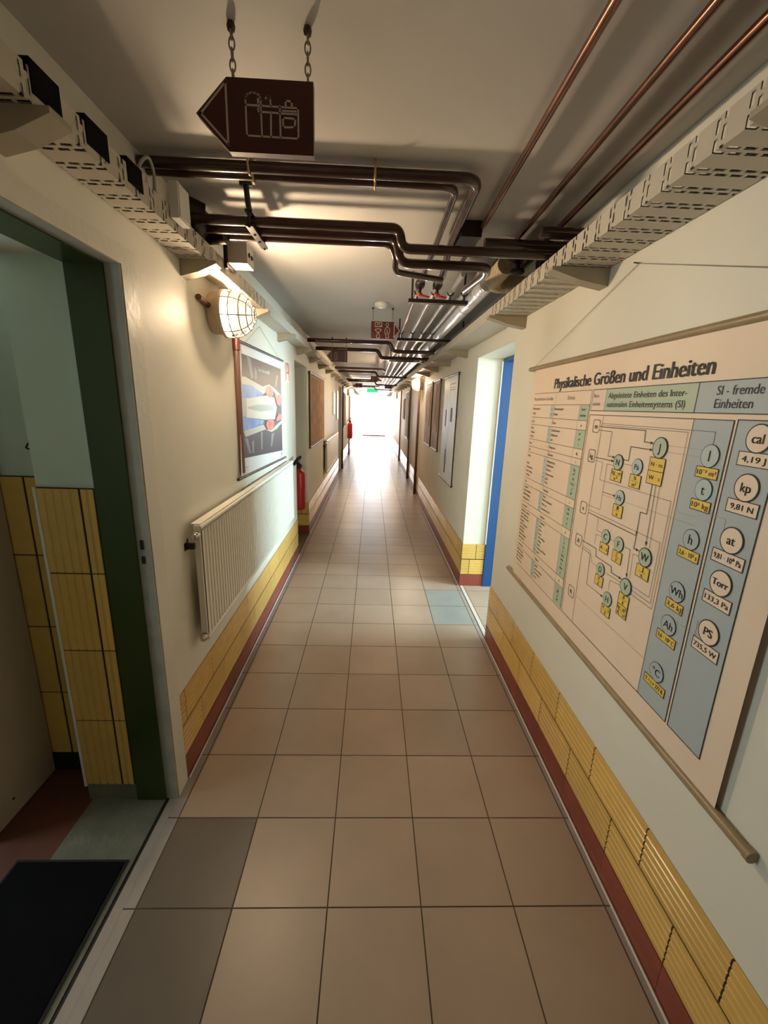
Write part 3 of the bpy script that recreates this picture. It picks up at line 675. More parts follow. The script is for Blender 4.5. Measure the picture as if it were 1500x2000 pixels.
# ================================================================== CAGED WALL LAMPS
def lamp(label, side, y, z, far):
    xw = XL if side < 0 else XR; n = 1 if side < 0 else -1
    t_ = thing('bulkhead_lamp', label, 'lamp', (xw, y, z))
    c = (xw, y, z); ax = (n, 0, 0)
    mb = MB(); mb.lathe([(0, 0), (.086, 0), (.090, .01), (.090, .045), (.098, .05), (.104, .056), (.104, .066), (.094, .068), (.094, .062), (0, .058)], c, ax, 40); mb.build('lamp_housing', 'lamp_base', t_)
    mb = MB(); mb.lathe([(.088*math.cos(q), .066+.115*math.sin(q)) for q in [PI/2*i/10 for i in range(11)]], c, ax, 40); mb.build('glass_dome', 'lamp_glass', t_)
    mb = MB(); cx = xw + n*.086
    mb.lathe([(.045*math.sin(PI*i/12), -.014*math.cos(PI*i/12)) for i in range(13)], (cx, y, z), ax, 24); mb.build('bulb', 'bulb_far' if far else 'bulb', t_)
    mb = MB()
    for (rr, hh) in ((.097, .10), (.086, .142), (.066, .170), (.038, .188)):
        mb.tube([(xw+n*hh, y+rr*math.cos(2*PI*i/28), z+rr*math.sin(2*PI*i/28)) for i in range(28)], .0032, 6, closed=True)
    for k in range(4):
        q = PI*k/4+.2; pts = []
        for i in range(17):
            a = -PI/2 + PI*i/16; r_ = .101*math.sin(a); h_ = .064+.128*math.cos(a)**.8 if abs(math.cos(a)) > 1e-6 else .064
            pts.append((xw+n*h_, y+r_*math.cos(q), z+r_*math.sin(q)))
        mb.tube(pts, .0032, 6)
    mb.build('wire_guard', 'wire', t_)
    return t_
lamp('lit caged wall lamp beside the poster, above the radiator', -1, 2.12, 1.945, False)
lamp('lit caged wall lamp between the rolled maps and the brown conduit', 1, 7.25, 1.925, True)
lamp('far lit caged wall lamp above the second extinguisher', -1, 12.75, 1.92, True)
lamp('far lit caged wall lamp on the map side, close to the bright doorway', 1, 14.6, 1.92, True)
# conduit feeding the first lamp
t_ = thing('conduit', 'brown conduit running down the wall beneath the caged lamp, beside the poster', 'conduit', (-.735, 2.40, 1.16))
mb = MB(); mb.tube([(-.734, 2.395, 1.16), (-.734, 2.395, 1.90)], .0155, 12); mb.build('tube_run', 'conduit', t_)
mb = MB(); mb.tube([(-.732, 2.392, 1.82), (-.732, 2.392, 1.885)], .0185, 12); mb.build('coupling', 'conduit_dark', t_)
mb = MB(); mb.tube([(-.737, 1.93, 1.972), (-.737, 2.05, 1.962)], .013, 10); tag(mb.build('conduit', 'conduit_dark'), 'short dark stub standing in for the shadow of the caged lamp housing', 'conduit')  # dark tube models the shadow beside the lamp housing on the wall
for lab, x, y, z1, r, zs in (('dark brown conduit down the map wall under the second caged lamp', .808, 7.55, 2.03, .02, .48), ('reddish conduit down the map wall past the second caged lamp', .808, 9.25, 2.0, .018, .46), ('thin far brown conduit on the map wall before the third lamp', .808, 12.3, 2.0, .018, .4),
                         ('brown conduit on the radiator wall beyond the niche door', -.728, 10.5, 2.0, .018, .45), ('far brown conduit next to the second extinguisher', -.728, 13.6, 1.95, .018, .4)):
    t_ = thing('conduit', lab, 'conduit', (x, y, 0))
    mb = MB(); mb.tube([(x, y, zs), (x, y, z1)], r, 12); mb.build('tube_run', 'conduit', t_)
    mb = MB(); mb.tube([(x, y, 0), (x, y, zs+.02)], r*1.25, 12); mb.build('floor_sleeve', 'conduit_dark', t_)

# ================================================================== PHYSICS CHART
XC = .815
t_ = thing('wall_chart', 'large printed physics units chart hanging on a string from a nail', 'wall chart', (XC, 1.46, .66))
def bulge(Y, Z):
    # slight sag between the rods and a curled lower near corner
    k = max(0, min(1, (Y-.75)/1.44)); q = max(0, min(1, (Z-.66)/1.1))
    return .0035*math.sin(PI*q)*math.sin(7*k) - .004*math.sin(PI*q)
ch = Sheet(lambda Y, Z: (XC + bulge(Y, Z), Y, Z), (-1, 0, 0))
mb = MB(); nu, nv = 40, 30; base = []
for j in range(nv+1):
    for i in range(nu+1):
        Y = 2.193 - (2.193-.75)*i/nu; Z = .668 + 1.092*j/nv
        base.append(ch.P(Y, Z))
mb.add(base, [(j*(nu+1)+i, (j+1)*(nu+1)+i, (j+1)*(nu+1)+i+1, j*(nu+1)+i+1) for j in range(nv) for i in range(nu)], 0, True)
paper = mb.build('chart_sheet', 'paper', t_)
for nm, z, yf, yn, r in (('top_rod', 1.764, 2.268, .62, .011), ('bottom_rod', .664, 2.272, .66, .0125)):
    mb = MB(); mb.tube([(XC+.001, yf, z), (XC+.001, yn, z)], r, 14)
    mb.tube([(XC+.001, yn-.012, z), (XC+.001, yn, z)], r*1.15, 14); mb.build(nm, 'rod', t_)
mb = MB(); mb.tube([(XC, 2.22, 1.77), (XR-.004, 1.447, 2.016)], .0011, 6); mb.tube([(XR-.004, 1.447, 2.016), (XC, .66, 1.77)], .0011, 6); mb.build('hanging_string', 'string', t_)
mb = MB(); mb.tube([(XR, 1.447, 2.017), (XR-.02, 1.447, 2.018)], .002, 8); tag(mb.build('nail', 'steel_dark'), 'small nail in the wall holding the chart string', 'nail')

# the print is cut fine so that it follows the sheet
def srect(mb, a0, a1, b0, b1, lift=.0009, mi=0):
    na = max(1, int(abs(a1-a0)/.04)); nb = max(1, int(abs(b1-b0)/.04))
    vs = [ch.P(a0+(a1-a0)*i/na, b0+(b1-b0)*j/nb, lift) for j in range(nb+1) for i in range(na+1)]
    mb.add(vs, [(j*(na+1)+i, (j+1)*(na+1)+i, (j+1)*(na+1)+i+1, j*(na+1)+i+1) for j in range(nb) for i in range(na)], mi, True)
def sline(mb, pts, w_=.002, lift=.0017, mi=0):
    for (a, b), (c, d) in zip(pts[:-1], pts[1:]):
        n_ = max(1, int(math.hypot(c-a, d-b)/.04))
        line(mb, ch, [(a+(c-a)*i/n_, b+(d-b)*i/n_) for i in range(n_+1)], w_, lift, mi)
def sframe(mb, a0, a1, b0, b1, w_=.0022, lift=.0017, mi=0): sline(mb, [(a0, b0), (a1, b0), (a1, b1), (a0, b1), (a0, b0)], w_, lift, mi)
fill = MB(); ink = MB()
FM = ['c_green', 'c_blue', 'c_bluegreen', 'c_yellow', 'c_rose', 'paper']; IM = ['ink', 'ink_soft', 'ink_faint']
def T(s, Y, Z, cap, al='c', fit=None, mi=0, bold=0): text(ink, ch, s, Y, Z, cap, -1, al, fit, .0022, mi, bold)
T('Physikalische Größen und Einheiten', 1.935, 1.655, .043, 'l', .905, 0, .0016)
# header bands
srect(fill, 1.490, 1.068, 1.564, 1.638, mi=0); srect(fill, 1.068, .815, 1.564, 1.638, mi=1); srect(fill, 1.579, 1.490, 1.564, 1.638, mi=4)
sframe(ink, 1.579, .815, 1.564, 1.638, .0024); sline(ink, [(1.490, 1.564), (1.490, 1.638)], .0015, mi=1); sline(ink, [(1.068, 1.564), (1.068, 1.638)], .0022)
T('Basis-', 1.570, 1.610, .013, 'l', mi=1); T('einheit', 1.570, 1.582, .013, 'l', mi=1)
T('Abgeleitete Einheiten des Inter-', 1.474, 1.606, .0185, 'l', .37); T('nationalen Einheitensystems (SI)', 1.474, 1.577, .0185, 'l', .37)
T('SI - fremde', .945, 1.606, .021, 'c', .125); T('Einheiten', .955, 1.576, .021, 'c', .105)
# table of quantities
sline(ink, [(2.16, 1.639), (1.591, 1.638), (1.591, .747), (2.14, .747)], .002, mi=1); sline(ink, [(1.899, 1.639), (1.899, 1.585)], .0014, mi=1)
T('Physikalische Größe', 2.155, 1.606, .014, 'l', .225, 1); T('Einheit', 1.75, 1.606, .016, 'c', None, 1)
srect(fill, 1.943, 1.907, .752, 1.584, mi=2); srect(fill, 1.667, 1.592, .752, 1.584, mi=0)
for a, b in ((1.489, 1.527), (1.353, 1.417), (1.186, 1.218), (1.058, 1.092), (.843, .879)):
    srect(fill, 1.943, 1.907, a, b, .0013, 5); srect(fill, 1.667, 1.592, a, b, .0013, 5)
for z in (1.585, 1.526, 1.490, 1.418, 1.381, 1.352, 1.219, 1.184, 1.093, 1.057, .880, .842): sline(ink, [(2.16, z), (1.591, z)], .0021, mi=1)
sline(ink, [(1.667, 1.585), (1.667, .747)], .0012, mi=1)
TAB = [(1.563, 'Benennung der', 'Zei-', 'Benennung der', 'Kurz-'), (1.540, 'Größe', 'chen', 'Einheit', 'zeichen'), (1.502, 'Länge', 'l', 'Meter', 'm'),
 (1.470, 'Fläche', 'A', 'Quadratmeter', 'm²'), (1.449, 'Volumen', 'V', 'Kubikmeter', 'm³'), (1.428, 'Winkel', 'α', 'Liter', 'l'), (1.394, 'Masse', 'm', 'Kilogramm', 'kg'), (1.361, 'Zeit', 't', 'Sekunde', 's'),
 (1.330, 'Dichte', 'ρ', 'Kilogramm je', 'kg'), (1.312, '', '', 'Kubikmeter', 'm³'), (1.292, 'Kraft', 'F', 'Newton', 'N'), (1.272, 'Drehmoment', 'M', 'Newtonmeter', 'N m'), (1.252, 'mech. Energie', 'W', 'Joule', 'J'), (1.233, 'Leistung', 'P', 'Watt', 'W'), (1.196, 'Zeit', 't', 'Sekunde', 's'),
 (1.168, 'Frequenz', 'f', 'Hertz', 'Hz'), (1.150, 'Geschwindigkeit', 'v', 'Meter je Sekunde', 'm/s'), (1.130, 'Beschleunigung', 'a', 'Meter je', 'm'), (1.108, 'Winkelgeschw.', 'ω', 'Sekunde hoch 2', 's²'), (1.069, 'Stromstärke', 'I', 'Ampere', 'A'),
 (1.040, 'elektrische Ladung', 'Q', 'Coulomb', 'C'), (1.022, 'elektr. Spannung', 'U', 'Volt', 'V'), (1.004, 'elektr. Widerstand', 'R', 'Ohm', 'Ω'), (.986, 'Kapazität', 'C', 'Farad', 'F'), (.968, 'elektr. Feldstärke', 'E', 'Volt je Meter', 'V/m'), (.950, 'magn. Fluss', 'Φ', 'Weber', 'Wb'), (.932, 'Induktivität', 'L', 'Henry', 'H'), (.914, 'magn. Feldstärke', 'H', 'Ampere je Meter', 'A/m'), (.894, 'elektr. Arbeit', 'W', 'Joule', 'J'), (.855, 'Temperatur', 'T', 'Kelvin', 'K'),
 (.824, 'Wärmemenge', 'Q', 'Joule', 'J'), (.806, 'Wärmekapazität', 'C', 'Joule je Kelvin', 'J/K'), (.788, 'spez. Wärme', 'c', 'Joule je kg', 'J'), (.768, 'Wärmestrom', 'Φ', 'Watt', 'W')]
for z, a, b, c, d in TAB:
    cap = .0105
    if a: T(a, 2.155, z, cap, 'l', None, 1, .0004)
    if b: T(b, 1.925, z, cap*.9, 'c', None, 1)
    if c: T(c, 1.897, z, cap, 'l', None, 1, .0004)
    if d: T(d, 1.63, z, cap, 'c', None, 1, .0004)
# the diagram
srect(fill, 1.062, .940, .750, 1.549, mi=1); srect(fill, .930, .816, .749, 1.551, mi=1)
sline(ink, [(1.579, 1.549), (.940, 1.549), (.940, .749), (1.579, .749), (1.579, 1.549)], .0021, mi=0); sframe(ink, .930, .816, .749, 1.551, .0024)
sline(ink, [(1.484, 1.549), (1.484, .749)], .0018, mi=1); sline(ink, [(1.062, 1.549), (1.062, .749)], .0018, mi=1)
CONN = [([(1.498, 1.497), (1.415, 1.496), (1.416, 1.414), (1.374, 1.415)], 1), ([(1.498, 1.509), (1.244, 1.51), (1.24, 1.477), (1.198, 1.476)], 2), ([(1.491, 1.521), (.985, 1.521), (.985, 1.49)], 0), ([(1.492, 1.515), (1.073, 1.515), (1.073, 1.015), (1.172, 1.016)], 0),
 ([(1.493, 1.401), (1.378, 1.401)], 2), ([(1.49, 1.39), (1.442, 1.389), (1.442, 1.328), (1.083, 1.33), (1.083, 1.028), (1.171, 1.029)], 0), ([(1.326, 1.413), (1.3, 1.413), (1.3, 1.457), (1.195, 1.457)], 2), ([(1.322, 1.4), (1.271, 1.401)], 0),
 ([(1.377, 1.388), (1.414, 1.387), (1.41, 1.226), (1.491, 1.225)], 0), ([(1.412, 1.29), (1.333, 1.291)], 1), ([(1.48, 1.198), (1.198, 1.197), (1.198, 1.156), (1.173, 1.157)], 2), ([(1.482, 1.209), (1.093, 1.209), (1.093, 1.043), (1.175, 1.042)], 0),
 ([(1.17, 1.374), (1.17, 1.272), (1.199, 1.271), (1.198, 1.197)], 2), ([(1.155, 1.375), (1.148, 1.181)], 1), ([(1.139, 1.375), (1.131, 1.18)], 0), ([(1.323, 1.146), (1.293, 1.145)], 0), ([(1.412, 1.196), (1.409, 1.15), (1.377, 1.151)], 0),
 ([(1.24, 1.146), (1.213, 1.146), (1.208, 1.056)], 1), ([(1.166, 1.141), (1.196, 1.139), (1.192, 1.061)], 0), ([(1.482, 1.067), (1.427, 1.065), (1.408, 1.029), (1.37, 1.027)], 0), ([(1.495, 1.085), (1.394, 1.087), (1.391, 1.06), (1.292, 1.059), (1.287, 1.04), (1.23, 1.041)], 2),
 ([(1.487, 1.057), (1.426, 1.055), (1.421, .94), (1.31, .94)], 1), ([(1.41, 1.098), (1.41, 1.136), (1.376, 1.138)], 0), ([(1.316, 1.026), (1.23, 1.03)], 0), ([(1.287, .973), (1.287, 1.012), (1.227, 1.02)], 0), ([(1.139, 1.475), (.985, 1.477)], 3), ([(1.134, 1.457), (.985, 1.459)], 3), ([(1.408, 1.28), (.99, 1.29)], 3), ([(1.48, .862), (1.0, .862)], 3),
 ([(1.05, 1.31), (.99, 1.31)], 3), ([(.985, 1.33), (.90, 1.33), (.90, 1.30)], 3), ([(.985, 1.03), (.91, 1.03), (.91, 1.07)], 3)]
for pts, k in CONN:
    sline(ink, pts, {0: .0014, 1: .0018, 2: .0024, 3: .0012}[k], .0017, {0: 1, 1: 0, 2: 0, 3: 2}[k])
    if k in (1, 2):
        (a, b), (c, d) = pts[-2], pts[-1]; L = math.hypot(c-a, d-b); ux, uy = (c-a)/L, (d-b)/L
        poly(ink, ch, [(c, d), (c-ux*.013-uy*.0045, d-uy*.013+ux*.0045), (c-ux*.013+uy*.0045, d-uy*.013-ux*.0045)], .0019, 0)
def circ(s, Y, Z, r, boxes, wide, bh, mi_c, heavy=False, cap=None, mi_b=3):
    z = Z - r - .001
    for bx in boxes:
        srect(fill, Y+wide/2, Y-wide/2, z-bh, z, .0022, mi_b); sframe(ink, Y+wide/2, Y-wide/2, z-bh, z, .0019, .0026, 0)
        L = bx.split('\n'); c_ = min(.0125, bh*.36 if len(L) > 1 else .013)
        for i, q in enumerate(L):
            text(ink, ch, q, Y, z - bh*((i+.5)/len(L)) - c_/2, c_, -1, 'c', min(wide*.86, len(q)*c_*.78), .003, 1 if mi_b == 3 else 0, .0003)
        if len(L) > 1: sline(ink, [(Y+wide*.28, z-bh/2), (Y-wide*.28, z-bh/2)], .0012, .0028, 1)
        z -= bh
    disc(ink, ch, Y, Z, r+(.0030 if heavy else .0017), .0030, 0)
    disc(fill, ch, Y, Z, r, .0034, mi_c)
    cap = cap or r*.85
    text(ink, ch, s, Y, Z-cap/2, cap, -1, 'c', None, .0040, 0, .0008 if heavy else .0004)
for a in [('J', 1.166, 1.466, .0275, ['N · m', 'W · s'], .064, .038, 0, True), ('N', 1.350, 1.401, .0235, ['kg · m\ns²'], .058, .038, 0, True), ('Pa', 1.250, 1.400, .0235, ['N\nm²'], .052, .040, 2, False, .017), ('Hz', 1.310, 1.291, .0235, ['1\ns'], .050, .040, 2, False, .017),
          ('C', 1.349, 1.146, .0235, ['A · s'], .050, .034, 0), ('F', 1.272, 1.144, .0235, ['C\nV'], .050, .038, 0), ('W', 1.140, 1.148, .0265, ['J\ns'], .058, .038, 0, True), ('Ω', 1.348, 1.026, .0225, ['V\nA'], .048, .036, 0), ('V', 1.200, 1.027, .0255, ['W\nA', 'kg · m²\nA · s³'], .052, .038, 0, True), ('H', 1.282, .945, .0235, ['V · s\nA'], .050, .036, 0)]: circ(*a)
for a in [('l', .985, 1.464, .0265, ['10⁻³ m³'], .068, .026, 2, False, .026), ('t', .982, 1.382, .0255, ['10³ kg'], .062, .026, 2, False, .024), ('h', .986, 1.253, .0255, ['3,6 · 10³ s'], .072, .026, 1, False, .024), ('Wh', .994, 1.106, .0265, ['3,6 kJ'], .062, .026, 1, False, .021), ('Ah', .998, 1.007, .0265, ['3,6 · 10³ C'], .072, .026, 1, False, .021), ('°C', 1.004, .858, .0265, ['T = t + 273 K'], .086, .025, 1, False, .021)]: circ(*a)
for a in [('cal', .867, 1.514, .0285, ['4,19 J']), ('kp', .867, 1.409, .0285, ['9,81 N']), ('at', .871, 1.288, .0285, ['9,81 · 10⁴ Pa']), ('Torr', .872, 1.184, .0285, ['133,3 Pa']), ('PS', .872, 1.058, .0285, ['735,5 W'])]:
    circ(*a, .080 if len(a[4][0]) < 10 else .088, .030, 5, True, .020 if a[0] != 'Torr' else .016, 5)
for s_, Z in (('m', 1.510), ('kg', 1.403), ('s', 1.207), ('A', 1.078), ('K', .863)):
    Y = 1.521; h_ = .022; c_ = .006
    sline(ink, [(Y+h_-c_, Z-h_), (Y-h_+c_, Z-h_), (Y-h_, Z-h_+c_), (Y-h_, Z+h_-c_), (Y-h_+c_, Z+h_), (Y+h_-c_, Z+h_), (Y+h_, Z+h_-c_), (Y+h_, Z-h_+c_), (Y+h_-c_, Z-h_)], .0022)
    T(s_, Y, Z-.009, .017, mi=0, bold=.0005)
fill.build('colour_fields', FM, paper); ink.build('lettering', IM, paper)

# ================================================================== POSTER BY THE LAMP
POST = {
 'bone_u': [(2.399, 1.682), (2.494, 1.693), (2.898, 1.655), (3.077, 1.677), (3.271, 1.652), (3.445, 1.615), (3.447, 1.542), (3.307, 1.598), (3.227, 1.633), (3.072, 1.645), (2.907, 1.606), (2.628, 1.65), (2.451, 1.649)],
 'blue_u': [(2.415, 1.673), (2.463, 1.65), (2.628, 1.65), (2.907, 1.606), (2.855, 1.589), (2.536, 1.575), (2.41, 1.566)],
 'blue_l': [(2.405, 1.47), (2.493, 1.467), (2.898, 1.438), (2.878, 1.416), (2.443, 1.39), (2.40, 1.369)],
 'center': [(2.41, 1.573), (2.562, 1.576), (2.992, 1.6), (3.221, 1.591), (3.296, 1.518), (3.22, 1.435), (2.968, 1.438), (2.493, 1.467), (2.41, 1.484)],
 'grey_c': [(2.425, 1.573), (2.518, 1.578), (2.512, 1.467), (2.433, 1.472), (2.41, 1.504)],
 'groove': [(2.528, 1.525), (2.768, 1.54), (3.193, 1.536), (3.187, 1.5), (2.808, 1.496), (2.539, 1.514)],
 'spot_u': [(3.244, 1.606), (3.421, 1.615), (3.46, 1.552), (3.41, 1.527), (3.299, 1.546)], 'spot_l': [(3.38, 1.479), (3.448, 1.463), (3.456, 1.427), (3.282, 1.418), (3.263, 1.438)],
 'bone_l': [(2.437, 1.392), (2.877, 1.411), (2.958, 1.373), (3.107, 1.361), (3.234, 1.387), (3.467, 1.422), (3.464, 1.397), (3.274, 1.361), (3.105, 1.347), (2.923, 1.375), (2.462, 1.357)]}
STREAK = [[(2.563, 1.809), (2.639, 1.803), (2.691, 1.698), (2.634, 1.687)], [(2.449, 1.35), (2.511, 1.346), (2.564, 1.257), (2.529, 1.254)], [(2.588, 1.321), (2.638, 1.324), (2.632, 1.246), (2.597, 1.25)], [(2.804, 1.365), (2.853, 1.366), (2.836, 1.249), (2.802, 1.249)], [(3.103, 1.334), (3.185, 1.338), (3.11, 1.245), (3.061, 1.245)], [(3.329, 1.756), (3.372, 1.755), (3.32, 1.691), (3.252, 1.661)], [(2.716, 1.767), (2.771, 1.749), (2.763, 1.695), (2.717, 1.685)]]
t_ = thing('wall_poster', 'dark poster with orange-red spheres between pale bones, above the radiator', 'poster', (-.73, 2.93, 1.12))
def edge(Z): return 2.355 + (Z-1.13)*.105
sh = Sheet(lambda Y, Z: (-.729, Y, Z), (1, 0, 0))
mb = MB(); mb.prism([(-.7305, edge(1.13), 1.13), (-.7305, 3.545, 1.112), (-.7305, 3.535, 1.875), (-.7305, edge(1.868), 1.868)], (0, 0, 0), (.0012, 0, 0)); ps = mb.build('poster_sheet', 'paper_white', t_)
PM = ['p_dark', 'p_streak', 'p_bone', 'p_blue', 'p_cream', 'p_groove', 'p_red', 'lab_white', 'ink_faint']; mb = MB()
poly(mb, sh, [(2.415, 1.240), (3.462, 1.178), (3.480, 1.812), (2.465, 1.812)], .0004, 0)
def tri_poly(pts, lift, mi):
    # concave outlines: let bmesh triangulate them
    bm = bmesh.new(); f = bm.faces.new([bm.verts.new((a, b, 0)) for a, b in pts]); bmesh.ops.triangulate(bm, faces=[f], ngon_method='EAR_CLIP')
    bm.verts.index_update(); mb.add([sh.P(v.co.x, v.co.y, lift) for v in bm.verts], [tuple(v.index for v in q.verts) for q in bm.faces], mi); bm.free()
for s_ in STREAK: tri_poly(s_, .0007, 1)
for k, m_, l in (('blue_u', 3, .0008), ('blue_l', 3, .0008), ('bone_u', 2, .001), ('bone_l', 2, .001), ('center', 4, .0012), ('grey_c', 5, .0014), ('groove', 5, .0015), ('spot_u', 6, .0016), ('spot_l', 6, .0016)): tri_poly(POST[k], l, m_)
disc(mb, sh, 3.083, 1.628, .038, .0018, 6, 28, 2.9); disc(mb, sh, 3.072, 1.403, .038, .0018, 6, 28, 3.2)
text(mb, sh, 'Sattelmodell', 2.79, 1.743, .024, 1, 'l', .30, .0012, 7, .004)
rect(mb, sh, 3.41, 3.45, 1.145, 1.165, .0006, 8); line(mb, sh, [(2.42, 1.185), (2.50, 1.18)], .004, .0006, 8); line(mb, sh, [(2.42, 1.172), (2.48, 1.168)], .003, .0006, 8)
mb.build('print', PM, ps)
for nm, za, zb, ya, yb in (('top_rod', 1.870, 1.879, 2.42, 3.56), ('bottom_rod', 1.137, 1.110, 2.295, 3.58)):
    mb = MB(); mb.tube([(-.729, ya, za), (-.729, yb, zb)], .0085, 12); mb.build(nm, 'rod_black', t_)
mb = MB(); mb.tube([(-.732, 2.55, 1.876), (XL+.002, 2.95, 2.03)], .0011, 6); mb.tube([(XL+.002, 2.95, 2.03), (-.732, 3.5, 1.88)], .0011, 6); mb.build('hanging_string', 'string', t_)

# fire extinguisher sign
t_ = thing('fire_sign', 'small red and white fire extinguisher sign beside the poster', 'sign', (XL, 3.84, 1.73))
mb = MB(); mb.box(XL, XL+.003, 3.755, 3.935, 1.732, 1.902); pl = mb.build('sign_plate', 'lab_white', t_)
sh = Sheet(lambda Y, Z: (XL+.003, Y, Z), (1, 0, 0)); mb = MB()
rect(mb, sh, 3.77, 3.92, 1.80, 1.89, .0004, 0); rect(mb, sh, 3.77, 3.80, 1.742, 1.80, .0004, 0); rect(mb, sh, 3.885, 3.92, 1.742, 1.80, .0004, 0)
rect(mb, sh, 3.80, 3.835, 1.815, 1.865, .0008, 1); disc(mb, sh, 3.8175, 1.868, .01, .0008, 1); line(mb, sh, [(3.86, 1.82), (3.875, 1.85), (3.885, 1.88)], .012, .0008, 1)
mb.build('pictogram', ['fire_red', 'lab_white'], pl)

# ================================================================== RADIATORS
def radiator(label, y0, y1, z0, z1, xf, valve=True):
    t_ = thing('radiator', label, 'radiator', ((XL+xf)/2, (y0+y1)/2, z0))
    xb = xf-.022; mb = MB(); pitch = .0333; n_ = int((y1-y0-.05)/pitch); prof = [(xf, y0+.012), (xf, y0+.025)]
    for i in range(n_):
        y = y0+.025+pitch*i
        prof += [(xf, y+.006), (xf-.008, y+.012), (xf-.008, y+.021), (xf, y+.027)]
    prof += [(xf, y1-.012)]
    zl, zh = z0+.03, z1-.035
    vs = [(x, y, zl) for x, y in prof] + [(x, y, zh) for x, y in prof]; k = len(prof)
    mb.add(vs, [(i, i+1, k+i+1, k+i) for i in range(k-1)], 0)
    # header and footer tubes, back plate
    mb.tube([(xf-.012, y0+.006, z1-.022), (xf-.012, y1-.006, z1-.022)], .0135, 12); mb.tube([(xf-.012, y0+.006, z0+.018), (xf-.012, y1-.006, z0+.018)], .0135, 12)
    mb.box(xb-.004, xf-.0085, y0+.004, y1-.004, z0+.006, z1-.010)
    mb.build('front_panel', 'rad', t_)
    mb = MB(); mb.box(xb-.006, xf-.004, y0, y0+.012, z0+.01, z1-.012); mb.build('side_cover', 'rad', t_)
    mb = MB(); mb.box(xb-.006, xf-.004, y1-.012, y1, z0+.01, z1-.012); mb.build('side_cover', 'rad', t_)
    mb = MB(); mb.box(xb-.02, xf-.004, y0+.01, y1-.01, z1-.010, z1-.006); mb.build('top_grille', 'rad', t_)
    for y, z in ((y0-.012, z1-.05), (y0-.012, z0+.03)):
        mb = MB(); mb.lathe([(0, 0), (.009, 0), (.012, .004), (.012, .012), (.016, .014), (.016, .03), (0, .03)], (xf-.016, y-.02, z), (0, 1, 0), 16); mb.build('end_plug', 'chrome', t_)
    for y in (y0-.004, y1-.25):
        mb = MB(); mb.box(XL+.0008, xb-.003, y-.012, y+.003, z1-.108, z1-.084); mb.box(XL+.0008, XL+.004, y-.022, y+.010, z1-.112, z1-.08); mb.tube([(XL+.008, y-.004, z1-.08), (XL+.008, y-.004, z1-.065)], .003, 6); mb.build('wall_bracket', 'steel_dark', t_)
    if valve:
        mb = MB(); mb.tube([(xf-.016, y1, z1-.055), (xf-.016, y1+.05, z1-.055)], .011, 12); mb.tube(bend([(xf-.016, y1+.04, z1-.055), (xf-.016, y1+.045, z1-.2), (XL+.011, y1+.045, z1-.2)], .03), .008, 10); vo = mb.build('valve', 'chrome', t_)
        mb = MB(); mb.tube(bend([(xf-.005, y1+.05, z1-.05), (xf+.01, y1+.09, z1-.02), (xf+.01, y1+.30, z1-.012)], .05), .014, 12); mb.build('black_head', 'rubber', vo)
    return t_
radiator('long white ribbed panel radiator below the dark poster', 1.655, 3.72, .53, 1.07, -.69)
radiator('second white radiator beneath the brown wall map', 6.55, 8.75, .50, 1.02, -.69, False)

# ================================================================== EXTINGUISHERS
def extinguisher(label, x, y, z0):
    t_ = thing('fire_extinguisher', label, 'fire extinguisher', (x, y, z0))
    c = (x, y, z0); mb = MB()
    mb.lathe([(0, .012), (.055, .0), (.068, .006), (.0745, .03), (.0745, .40), (.070, .435), (.055, .465), (.034, .482), (.030, .495), (0, .495)], c, (0, 0, 1), 36); mb.build('cylinder', 'red', t_)
    mb = MB(); mb.lathe([(0, .49), (.032, .49), (.032, .515), (.022, .52), (.022, .55), (0, .55)], c, (0, 0, 1), 18); mb.box(x-.012, x+.012, y-.05, y+.03, z0+.535, z0+.565); hd = mb.build('valve_head', 'steel_dark', t_)
    mb = MB(); mb.obox((x+.005, y-.02, z0+.585), (.2, -1, .12), (1, .2, 0), (0, .12, 1), .055, .014, .006); mb.obox((x, y+.0, z0+.605), (1, 0, 0), (0, 1, 0), (0, 0, 1), .03, .025, .014); mb.build('lever', 'red_plastic', hd)
    mb = MB(); mb.tube(bend([(x-.02, y, z0+.545), (x-.075, y-.02, z0+.55), (x-.094, y-.03, z0+.47), (x-.092, y-.03, z0+.20), (x-.09, y-.03, z0+.03)], .06), .011, 10); mb.build('hose', 'rubber', t_)
    for za, zb_, a0, a1, m_ in ((.325, .36, .15, .75, 'lab_white'), (.20, .215, .15, .75, 'lab_white'), (.145, .165, .15, .75, 'lab_white'), (.27, .315, .25, .5, 'red'), (.085, .19, 2.5, 2.9, 'lab_yellow')):
        mb = MB(); mb.lathe([(.0752, za), (.0752, zb_)], c, (0, 0, 1), 10, 0, True, a0, a1); mb.build('label_patch', m_, t_)
    return t_
extinguisher('red fire extinguisher hanging in the niche past the long radiator', -.845, 4.86, .335)
mb = MB(); mb.box(-.87, -.82, 4.932, 4.95, .56, .72); mb.box(-.87, -.82, 4.934, 4.95, .82, .86); tag(mb.build('wall_bracket', 'steel_dark'), 'dark wall bracket behind the niche extinguisher', 'bracket')
extinguisher('far red fire extinguisher on the wall under the distant lamp', -.672, 13.0, .56)

